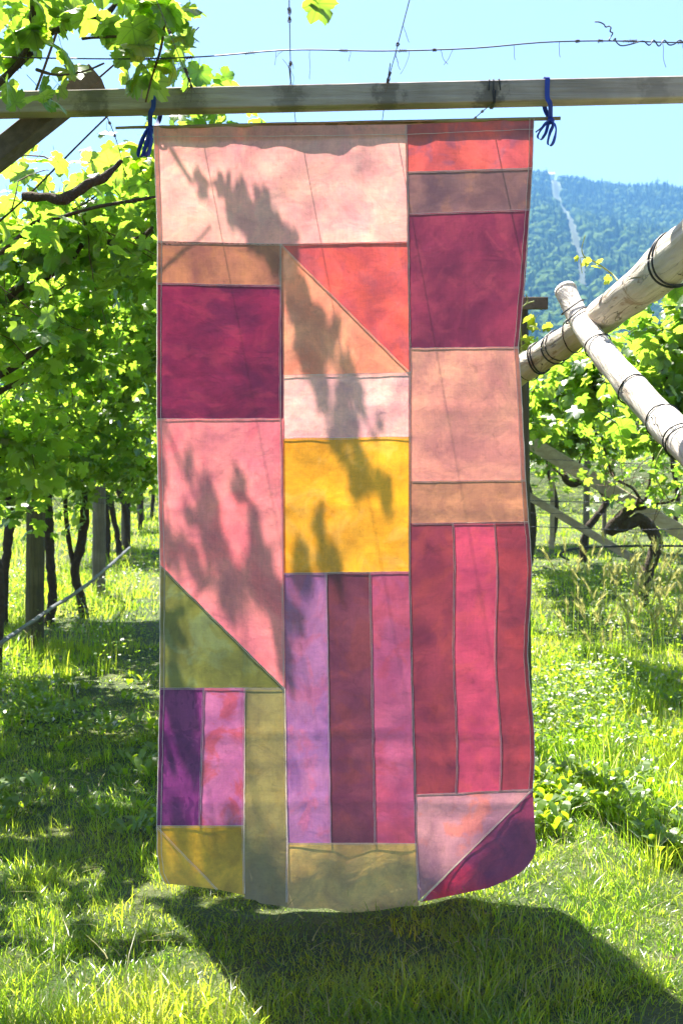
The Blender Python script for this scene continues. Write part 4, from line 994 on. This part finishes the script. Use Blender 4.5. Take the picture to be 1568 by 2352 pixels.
armsA = [[at(1480, 1158, YA), at(1510, 1156, YA), at(1545, 1148, YA), at(1600, 1100, YA), at(1680, 1000, YA - .4)],
         [at(1475, 1160, YA), at(1453, 1123, YA), at(1409, 1095, YA), at(1388, 1034, YA - .2), at(1370, 940, YA - .5), at(1400, 850, YA - 1)],
         [at(1478, 1158, YA), at(1490, 1110, YA), at(1500, 1050, YA), at(1520, 960, YA - .6), at(1540, 850, YA - 1.2)]]
right_vine('vine with a big bent dark trunk on the right', 61, 130, trA, [0.052, 0.050, 0.047, 0.050, 0.046, 0.050, 0.046, 0.044, 0.046, 0.042, 0.042, 0.042], armsA, 34, keep=lambda p, u, v: ((v < 1020) & (rng.random(len(p)) < 0.8)) | (rng.random(len(p)) < 0.08))
g0 = gnd(1338, 1291); YB = g0.y
trB = [Vector((g0.x, g0.y, -0.05))] + [at(u, v, YB) for u, v in [(1340, 1244), (1351, 1210), (1380, 1173), (1391, 1152), (1382, 1125), (1367, 1112), (1340, 1105), (1309, 1110), (1293, 1090)]]
armsB = [[at(1293, 1090, YB), at(1300, 1050, YB), at(1290, 980, YB - .5), at(1270, 900, YB - 1), at(1290, 830, YB - 1.5)],
         [at(1340, 1105, YB), at(1330, 1060, YB), at(1370, 1000, YB - .6), at(1420, 920, YB - 1.4), at(1440, 840, YB - 2)],
         [at(1309, 1110, YB), at(1250, 1050, YB - .6), at(1225, 960, YB - 1.5), at(1230, 880, YB - 2.2)]]
right_vine('vine with a smaller bent trunk behind the slanting board', 62, 90, trB, [0.042, 0.040, 0.038, 0.036, 0.036, 0.038, 0.034, 0.038, 0.034], armsB, 46, keep=lambda p, u, v: ((v < 1050) & (rng.random(len(p)) < 0.75)) | (rng.random(len(p)) < 0.10))
bC = Vector((2.35, 5.6, -0.05))
trC = [bC, bC + Vector((0, 0, .5)), bC + Vector((-.05, 0, 1.0)), bC + Vector((-0.05, 0, 1.35))]
armsC = [[trC[-1], at(1620, 900, 5.4), at(1560, 800, 5.2), at(1500, 740, 5.0)], [trC[-1], at(1600, 940, 5.0), at(1540, 880, 4.8), at(1490, 800, 4.9)],
         [trC[-1], at(1640, 1000, 5.2), at(1580, 970, 5.0), at(1540, 930, 4.8)], [trC[-1], at(1640, 780, 5.4), at(1600, 720, 5.0), at(1560, 680, 4.7)]]
right_vine('nearest right vine, its large leaves reaching in under the thick log', 63, 190, trC, [0.035, 0.03], armsC, 14, keep=lambda p, u, v: (v < 1030) & (rng.random(len(p)) < 0.85))
bD = Vector((1.17, 7.6, -0.05)); trD = [bD, bD + Vector((.02, 0, .5)), bD + Vector((-.02, 0, 1.0)), bD + Vector((0.02, 0, 1.38))]
armsD = [[trD[-1], Vector((1.28, 6.9, 1.62)), Vector((1.30, 6.1, 1.68)), Vector((1.32, 5.4, 1.62))], [trD[-1], Vector((1.36, 8.3, 1.62)), Vector((1.5, 9.4, 1.68)), Vector((1.62, 10.4, 1.68))]]
right_vine('vine whose canes stretch out from behind the dark post', 66, 90, trD, [0.035, 0.03], armsD, 44, 6, hang=(0.12, 0.34), keep=lambda p, u, v: (v < 1040))
for k, (x, y, lab) in enumerate([(2.6, 14.0, 'far vine seen between the stakes on the right'), (4.2, 13.0, 'far vine at the right edge behind the bent trunk'), (1.9, 11.5, 'far vine close to the hidden post on the right'), (5.0, 17.0, 'farthest vine on the right, small under the logs')]):
    b_ = Vector((x, y, -0.05)); tr = [b_, b_ + Vector((.05, 0, .5)), b_ + Vector((-.04, 0, 1.0)), b_ + Vector((0, 0, 1.35))]
    arms = [[tr[-1], tr[-1] + Vector((r_.uniform(-1, 1), r_.uniform(-.7, .3), .25)), tr[-1] + Vector((r_.uniform(-1.4, 1.4), r_.uniform(-1.2, 0.3), .6)), tr[-1] + Vector((r_.uniform(-1.6, 1.6), r_.uniform(-1.6, .3), .95))] for _ in range(5)]
    right_vine(lab, 70 + k, 0, tr, [0.04, 0.035, 0.032], arms, 26, 3, (0.05, 0.075), keep=lambda p, u, v: (v < 1085) | (rng.random(len(p)) < 0.2))
# young sprays standing against the mountain and near the right edge
sv = empty('vine_shoot', at(1400, 640, 3.5)); tag(sv, 'young vine shoot with a few yellow leaves above the thick log', 'vine shoot')
mb = MB(); P = smooth_path([at(1418, 645, 3.46), at(1405, 630, 3.5), at(1375, 608, 3.5), at(1352, 594, 3.5), at(1340, 588, 3.5), at(1335, 570, 3.5), at(1343, 540, 3.5)], 7); mb.tube(P, lerp_list([0.003, 0.0012], len(P)), 6); obj('stem', mb.mesh('stem', M_TENDRIL), sv)
mb = MB(); mb.tube(smooth_path([at(1345, 592, 3.5), at(1332, 592, 3.5), at(1333, 610, 3.5), at(1336, 628, 3.5)], 6), 0.0011, 5); obj('tendril', mb.mesh('tendril', M_TENDRIL), sv)
pos = np.array([tuple(at(*q)) for q in [(1345, 598, 3.48), (1340, 602, 3.5), (1324, 592, 3.5), (1366, 612, 3.48), (1372, 602, 3.5), (1396, 640, 3.46)]])
leaf_objects(pos, leaf_orient(6, .2), np.array([.022, .018, .014, .022, .018, .022]), ME_YOUNG, sv)
sv = empty('vine_shoot', at(1200, 760, 4.2)); tag(sv, 'young pale vine shoot climbing beside the dark post', 'vine shoot')
mb = MB(); mb.tube(smooth_path([at(1200, 850, 4.2), at(1196, 780, 4.2), at(1194, 720, 4.2), at(1205, 700, 4.2), at(1226, 692, 4.2)], 7), 0.0026, 6); mb.tube(smooth_path([at(1205, 700, 4.2), at(1211, 690, 4.2), at(1207, 675, 4.2)], 5), 0.0018, 5); obj('stem', mb.mesh('stem', M_TENDRIL), sv)
pos = np.array([tuple(at(*q)) for q in [(1213, 728, 4.2), (1226, 735, 4.2), (1228, 750, 4.15), (1222, 745, 4.2), (1254, 748, 4.2), (1260, 745, 4.25), (1205, 790, 4.2), (1212, 800, 4.2), (1200, 810, 4.2), (1208, 780, 4.2)]])
leaf_objects(pos, leaf_orient(len(pos), .3), rng.uniform(.022, .036, len(pos)), ME_YOUNG, sv)
sv = empty('vine_shoot', at(1520, 1100, 4.4)); tag(sv, 'vine shoot with large bright leaves hanging before the big bent trunk', 'vine shoot')
mb = MB(); mb.tube(smooth_path([at(1600, 960, 4.5), at(1520, 1030, 4.4), at(1505, 1090, 4.4), at(1530, 1140, 4.4), at(1560, 1185, 4.4)], 7), 0.0028, 6); mb.tube(smooth_path([at(1508, 1060, 4.4), at(1470, 1072, 4.4), at(1440, 1095, 4.4), at(1433, 1130, 4.4)], 7), 0.0012, 5); mb.tube(smooth_path([at(1565, 1205, 4.4), at(1555, 1230, 4.4), at(1535, 1260, 4.4)], 7), 0.0012, 5); obj('stem', mb.mesh('stem', M_TENDRIL), sv)
pos = np.array([tuple(at(*q)) for q in [(1490, 1080, 4.4), (1562, 1118, 4.4), (1545, 1165, 4.35), (1560, 1170, 4.38), (1575, 1060, 4.4), (1590, 1120, 4.4), (1530, 1025, 4.5), (1550, 985, 4.5)]])
leaf_objects(pos, leaf_orient(len(pos), .6), rng.uniform(.05, .068, len(pos)), ME_HI, sv)

# ------------------------------------------------------------------ far band of vines so the valley floor is closed off
protos = []
for s in range(3):
    q = np.random.default_rng(s); pos = q.normal(0, 1, (260, 3)) * np.array([0.9, 0.7, 0.38]); pos[:, 2] += 1.6
    n = len(pos); nrm = SUNv[None] * .5 + q.normal(0, .5, (n, 3)); Rm = frames(nrm, np.array([0, -.2, -1.0])[None] + q.normal(0, .5, (n, 3)))
    TV, TF = T_LO[s]; V = (np.einsum('nij,vj->nvi', Rm * q.uniform(.07, .11, n)[:, None, None], TV) + pos[:, None]).reshape(-1, 3)
    F = [tuple(i + k * len(TV) for i in f) for k in range(n) for f in TF]
    me = bpy.data.meshes.new('vine_clump'); me.from_pydata(V.tolist(), [], F); me.materials.append(M_LEAF); protos.append(me)
pts = []
for y in np.arange(22, 70, 3.2):
    for x in np.arange(-0.42 * y - 4, 0.42 * y + 4, 1.1):
        if -0.16 * y < x < -0.13 * y and y < 60: continue
        pts.append((x + rng.normal(0, .2), y + rng.normal(0, .4), rng.uniform(-.15, .2)))
pts = np.array(pts); n = len(pts); rot = np.zeros((n, 3)); rot[:, 2] = rng.uniform(0, 6.28, n)
tag(instancer('far_vines', protos, pts, rot, np.repeat(rng.uniform(.9, 1.25, (n, 1)), 3, 1), rng.integers(0, 3, n)), 'distant mass of vines across the valley floor', 'vines')

# ------------------------------------------------------------------ grass
def blade(V, F, base, h, w, lean, ang, r_, seg=4):
    d = Vector((math.cos(ang), math.sin(ang), 0)); s = Vector((-math.sin(ang + r_.uniform(-.8, .8)), math.cos(ang), 0)).normalized()
    b0 = len(V)
    for k in range(seg + 1):
        t_ = k / seg; p = Vector(base) + d * (lean * h * t_ ** 2.0) + Vector((0, 0, h * (t_ - 0.32 * min(1, lean) * t_ ** 2.4)))
        ww = w * (1 - t_ ** 1.6) * 0.5
        if k == seg: V.append(p)
        else: V += [p - s * ww, p + s * ww]
    for k in range(seg - 1): F.append((b0+2*k, b0+2*k+1, b0+2*k+3, b0+2*k+2))
    F.append((b0+2*seg-2, b0+2*seg-1, b0+2*seg))
def blades_mesh(name, B, h, w, lean, ang, seg, mat_i):
    """all blades of one field as one mesh (numpy)"""
    n = len(B); t_ = np.linspace(0, 1, seg + 1)[None, :]
    dx, dy = np.cos(ang), np.sin(ang); tw = ang + rng.uniform(-.9, .9, n); sx, sy = -np.sin(tw), np.cos(tw)
    hor = (lean * h)[:, None] * t_ ** 2.0; ver = h[:, None] * (t_ - 0.32 * np.minimum(1, lean)[:, None] * t_ ** 2.4)
    C_ = np.stack([B[:, 0:1] + dx[:, None] * hor, B[:, 1:2] + dy[:, None] * hor, B[:, 2:3] + ver], 2)
    ww = (w[:, None] * (1 - t_ ** 1.6) * 0.5)[:, :, None]; Sv = np.stack([sx, sy, np.zeros(n)], 1)[:, None, :]
    Lf, Rt = C_ - Sv * ww, C_ + Sv * ww
    V = np.empty((n, 2 * seg + 1, 3)); V[:, 0:2*seg:2] = Lf[:, :seg]; V[:, 1:2*seg:2] = Rt[:, :seg]; V[:, 2*seg] = C_[:, seg]
    tri = []
    for k in range(seg - 1): tri += [(2*k, 2*k+1, 2*k+3), (2*k, 2*k+3, 2*k+2)]
    tri.append((2*seg-2, 2*seg-1, 2*seg)); tri = np.array(tri)
    T = (tri[None] + (np.arange(n) * (2*seg+1))[:, None, None]).reshape(-1, 3)
    return V.reshape(-1, 3), T, np.repeat(mat_i, len(tri))
def grass_field():
    Vs, Ts, Ms, off = [], [], [], 0
    # y range, tufts per square metre, blades per tuft, blade segments, width factor
    for (y0, y1, dens, nb, seg, wf) in [(-6.0, 1.9, 42, 12, 1, 3.2), (1.9, 3.4, 580, 34, 3, 1.0), (3.4, 4.8, 460, 30, 3, 1.05), (4.8, 7.0, 245, 24, 3, 1.25), (7.0, 11.0, 130, 18, 2, 1.7), (11.0, 20.0, 50, 12, 2, 2.6), (20.0, 34.0, 14, 8, 1, 5.0)]:
        hw = 0.40 * y1 + 0.9 if y0 > 0 else 4.0; n = int(dens * (y1 - y0) * 2 * hw)
        x = rng.uniform(-hw, hw, n); y = rng.uniform(y0, y1, n)
        m = (np.abs(x) < 0.40 * y + (0.9 if y0 > 3 else 0.3)) | (y0 < 0); x, y = x[m], y[m]; n = len(x)
        nz = np.array([mnoise.noise((a * 1.5, b * 1.5, 5.0)) + 0.5 * mnoise.noise((a * 4.5, b * 4.5, 9.0)) for a, b in zip(x, y)])
        wild = np.clip((x - 0.55 - 0.08 * np.maximum(0, 4 - y)) * 1.6 + (y - 4.1) * 0.25, 0, 1) * (x > 0.4) + np.clip((-0.95 - 0.05 * y - x) * 1.5, 0, 1) * (y > 4.5)
        wild = np.clip(wild + np.where(wild > 0.05, 0.30, 0.05) * nz, 0, 1)
        q = rng.random(n); kind = np.where(q < wild * np.where(x > 0, 0.10, 0.12), 2, np.where(q < wild * 0.9 + 0.012 + 0.06 * (nz > 0.35), 1, 0))
        z = np.array([gz(a, b) for a, b in zip(x, y)]) - 0.012
        rad = np.array([0.055, 0.06, 0.08])[kind]; lo = np.array([0.020, 0.06, 0.16])[kind]; hi_ = np.array([0.064, 0.14, 0.34])[kind]
        s = rng.uniform(.75, 1.25, n) * np.where(kind == 0, 1 + 0.55 * nz, 1) * np.where(kind == 2, np.clip(0.7 + 0.08 * (y - 4), 0.55, 1.0), 1)
        lean_t = rng.uniform(.25, 1.0, n); dir_t = rng.uniform(0, 6.28, n)
        I_ = np.repeat(np.arange(n), nb); N = len(I_); a = rng.uniform(0, 6.28, N); r0 = rad[I_] * np.sqrt(rng.random(N)) * (1.25 if y0 < 7 else 1.8)
        B = np.stack([x[I_] + r0 * np.cos(a), y[I_] + r0 * np.sin(a), z[I_]], 1)
        h = (lo[I_] + (hi_ - lo)[I_] * rng.random(N)) * s[I_]
        h *= np.where((B[:, 0] < -0.9) & (B[:, 1] > 4.5) | (B[:, 0] > 0.9) & (B[:, 1] > 5.5), 0.60, 1.0)      # kept low along the rows
        h *= np.where((B[:, 0] > 1.5) & (B[:, 1] > 6.3), 0.62, 1.0)
        h *= np.where((np.abs(B[:, 0]) < 0.62) & (B[:, 1] > 2.55) & (B[:, 1] < 3.15), 0.72, 1.0)      # trodden at the hem
        w = np.array([0.0030, 0.0040, 0.0046])[kind[I_]] * rng.uniform(.7, 1.3, N) * wf
        lean = np.clip(lean_t[I_] * np.array([1.1, .9, .6])[kind[I_]] + rng.normal(0, .2, N), 0.05, 1.5)
        V, T, Mi = blades_mesh('g', B, h, w, lean, np.where(rng.random(N) < .5, dir_t[I_] + rng.normal(0, .7, N), a), seg, (rng.random(N) < 0.05 + 0.05 * (kind[I_] == 2)).astype(np.int32))
        Vs.append(V); Ts.append(T + off); Ms.append(Mi); off += len(V)
    # dead stalks and clippings lying in the sward
    N = 900; y = rng.uniform(1.95, 6, N); x = rng.uniform(-1, 1, N) * (0.33 * y + 0.3)
    V, T, Mi = blades_mesh('g', np.stack([x, y, rng.uniform(.012, .05, N)], 1), rng.uniform(.006, .03, N), rng.uniform(.002, .0045, N), rng.uniform(2.5, 6, N), rng.uniform(0, 6.28, N), 3, np.ones(N, np.int32))
    Vs.append(V); Ts.append(T + off); Ms.append(Mi); off += len(V)
    V = np.concatenate(Vs); T = np.concatenate(Ts); Mi = np.concatenate(Ms)
    me = bpy.data.meshes.new('grass'); me.vertices.add(len(V)); me.vertices.foreach_set('co', V.astype(np.float32).ravel())
    me.loops.add(T.size); me.loops.foreach_set('vertex_index', T.astype(np.int32).ravel())
    me.polygons.add(len(T)); me.polygons.foreach_set('loop_start', np.arange(0, T.size, 3, dtype=np.int32))
    me.polygons.foreach_set('material_index', Mi.astype(np.int32)); me.polygons.foreach_set('use_smooth', np.ones(len(T), bool))
    me.update(calc_edges=True); me.materials.append(M_GRASS); me.materials.append(M_DRY)
    return me
o = obj('grass', grass_field()); tag(o, 'sunlit and shaded green grass around the hanging cloth', 'grass', kind='stuff')

# seeding grass heads on the right, broad weeds, clover
def seedhead(seed):
    r_ = random.Random(seed); V = []; F = []; mats = []
    for _ in range(3):
        h = r_.uniform(.32, .5); a = r_.uniform(0, 6.28); ln = r_.uniform(.05, .28); d = Vector((math.cos(a), math.sin(a), 0)); b0 = Vector((r_.uniform(-.05, .05), r_.uniform(-.05, .05), 0)); f0 = len(F)
        blade(V, F, b0, h, 0.003, ln, a, r_, 5); mats += [0] * (len(F) - f0); f0 = len(F)
        tp = b0 + d * (ln * h) + Vector((0, 0, h * (1 - .32 * ln))); ax = (d * (0.25 + ln) + Vector((0, 0, 0.95 - ln))).normalized()
        for k in range(26):
            q = tp + ax * (k / 26 * 0.075); o_ = Vector((r_.gauss(0, 1), r_.gauss(0, 1), r_.gauss(0, 1))); o_ = (o_ - ax * o_.dot(ax)).normalized()
            b1 = len(V); tipp = q + ax * 0.035 + o_ * 0.016; sd = ax.cross(o_) * 0.0028
            V += [q - sd, q + sd, tipp]; F.append((b1, b1 + 1, b1 + 2))
        mats += [1] * (len(F) - f0)
    me = bpy.data.meshes.new('seeding_grass'); me.from_pydata([tuple(p) for p in V], [], F); me.materials.append(M_GRASS); me.materials.append(M_DRY); me.polygons.foreach_set('material_index', mats); return me
n = 110; y = rng.uniform(5.0, 8.2, n); x = rng.uniform(0.16, 0.36, n) * y + 0.25
P = np.stack([x, y, np.zeros(n)], 1); rot = np.zeros((n, 3)); rot[:, 2] = rng.normal(0.4, 1.0, n)
tag(instancer('seeding_grass', [seedhead(i) for i in range(4)], P, rot, np.repeat(rng.uniform(.8, 1.2, (n, 1)), 3, 1), rng.integers(0, 4, n)), 'tall grass with straw yellow seed heads under the right vines', 'grass')
def rosette(seed, clover=False):
    r_ = random.Random(seed); V = []; F = []; mats = []
    for _ in range(9 if not clover else 14):
        a = r_.uniform(0, 6.28); L = r_.uniform(.035, .075) if not clover else r_.uniform(.012, .02); el = r_.uniform(.5, 1.3); w = L * (.34 if not clover else .8)
        d = Vector((math.cos(a) * math.cos(el), math.sin(a) * math.cos(el), math.sin(el))); s = Vector((-math.sin(a), math.cos(a), 0)); b0 = len(V)
        o_ = Vector((r_.uniform(-.03, .03), r_.uniform(-.03, .03), 0)) if not clover else Vector((r_.uniform(-.09, .09), r_.uniform(-.09, .09), r_.uniform(.04, .13)))
        for t_, k in ((0, .15), (.3, .7), (.6, 1.0), (.85, .65)):
            p = o_ + d * (L * t_) - Vector((0, 0, .35 * L * t_ * t_)); V += [p - s * (w * k / 2), p + s * (w * k / 2)]
        V.append(o_ + d * L - Vector((0, 0, .35 * L))); F += [(b0, b0+1, b0+3, b0+2), (b0+2, b0+3, b0+5, b0+4), (b0+4, b0+5, b0+7, b0+6), (b0+6, b0+7, b0+8)]; mats += [0] * 4
    if clover and seed % 2:
        for _ in range(1):
            c0 = Vector((r_.uniform(-.05, .05), r_.uniform(-.05, .05), r_.uniform(.10, .16)))
            for k in range(14):
                o_ = Vector((r_.gauss(0, 1), r_.gauss(0, 1), r_.gauss(.3, 1))).normalized() * 0.010; b0 = len(V); s = o_.cross(Vector((.2, .3, 1))).normalized() * .003
                V += [c0 - s, c0 + s, c0 + o_]; F.append((b0, b0+1, b0+2)); mats.append(1)
    me = bpy.data.meshes.new('weed'); me.from_pydata([tuple(p) for p in V], [], F); me.materials.append(M_WEED); me.materials.append(M_PETAL); me.polygons.foreach_set('material_index', mats); return me
pts = []; idx = []
for _ in range(700):
    y = rng.uniform(3.3, 6.0); x = rng.uniform(0.15 * y, 0.33 * y + .1) if rng.random() < .8 else -rng.uniform(.15 * y, .33 * y)
    if mnoise.noise((x * 2.6, y * 2.2, 2.0)) > -0.10: pts.append((x, y, rng.uniform(0, .08))); idx.append(rng.integers(0, 3))
for _ in range(1500):
    y = rng.uniform(4.2, 10); x = rng.uniform(.17 * y, .36 * y) if rng.random() < .6 else -rng.uniform(.17 * y, .34 * y)
    if mnoise.noise((x * 1.6, y * 1.2, 8.0)) > 0.02: pts.append((x, y, rng.uniform(0, .08))); idx.append(3 + rng.integers(0, 4))
pts = np.array(pts); n = len(pts); rot = np.zeros((n, 3)); rot[:, 2] = rng.uniform(0, 6.28, n)
tag(instancer('weeds', [rosette(i) for i in range(3)] + [rosette(10 + i, True) for i in range(4)], pts, rot, np.repeat(rng.uniform(.8, 1.4, (n, 1)), 3, 1), idx), 'broad leaved weeds and clover growing in the grass', 'weeds')

# ------------------------------------------------------------------ haze
t = NT('valley_haze'); pv = t.n('VolumePrincipled')
pv.inputs['Color'].default_value = (0.20, 0.50, 1.0, 1); pv.inputs['Density'].default_value = 0.00037; pv.inputs['Anisotropy'].default_value = 0.0
t.l(pv.outputs[0], t.out.inputs['Volume'])
mb = MB(); x0, x1, y0, y1, z0, z1 = -2100, 2100, -80, 2100, -40, 420
mb.add([(x0, y0, z0), (x1, y0, z0), (x1, y1, z0), (x0, y1, z0), (x0, y0, z1), (x1, y0, z1), (x1, y1, z1), (x0, y1, z1)],
       [(0, 3, 2, 1), (4, 5, 6, 7), (0, 1, 5, 4), (1, 2, 6, 5), (2, 3, 7, 6), (3, 0, 4, 7)])
hz_ = obj('haze', mb.mesh('haze', t.m, False)); tag(hz_, 'pale blue haze filling the valley air', 'haze', kind='stuff')
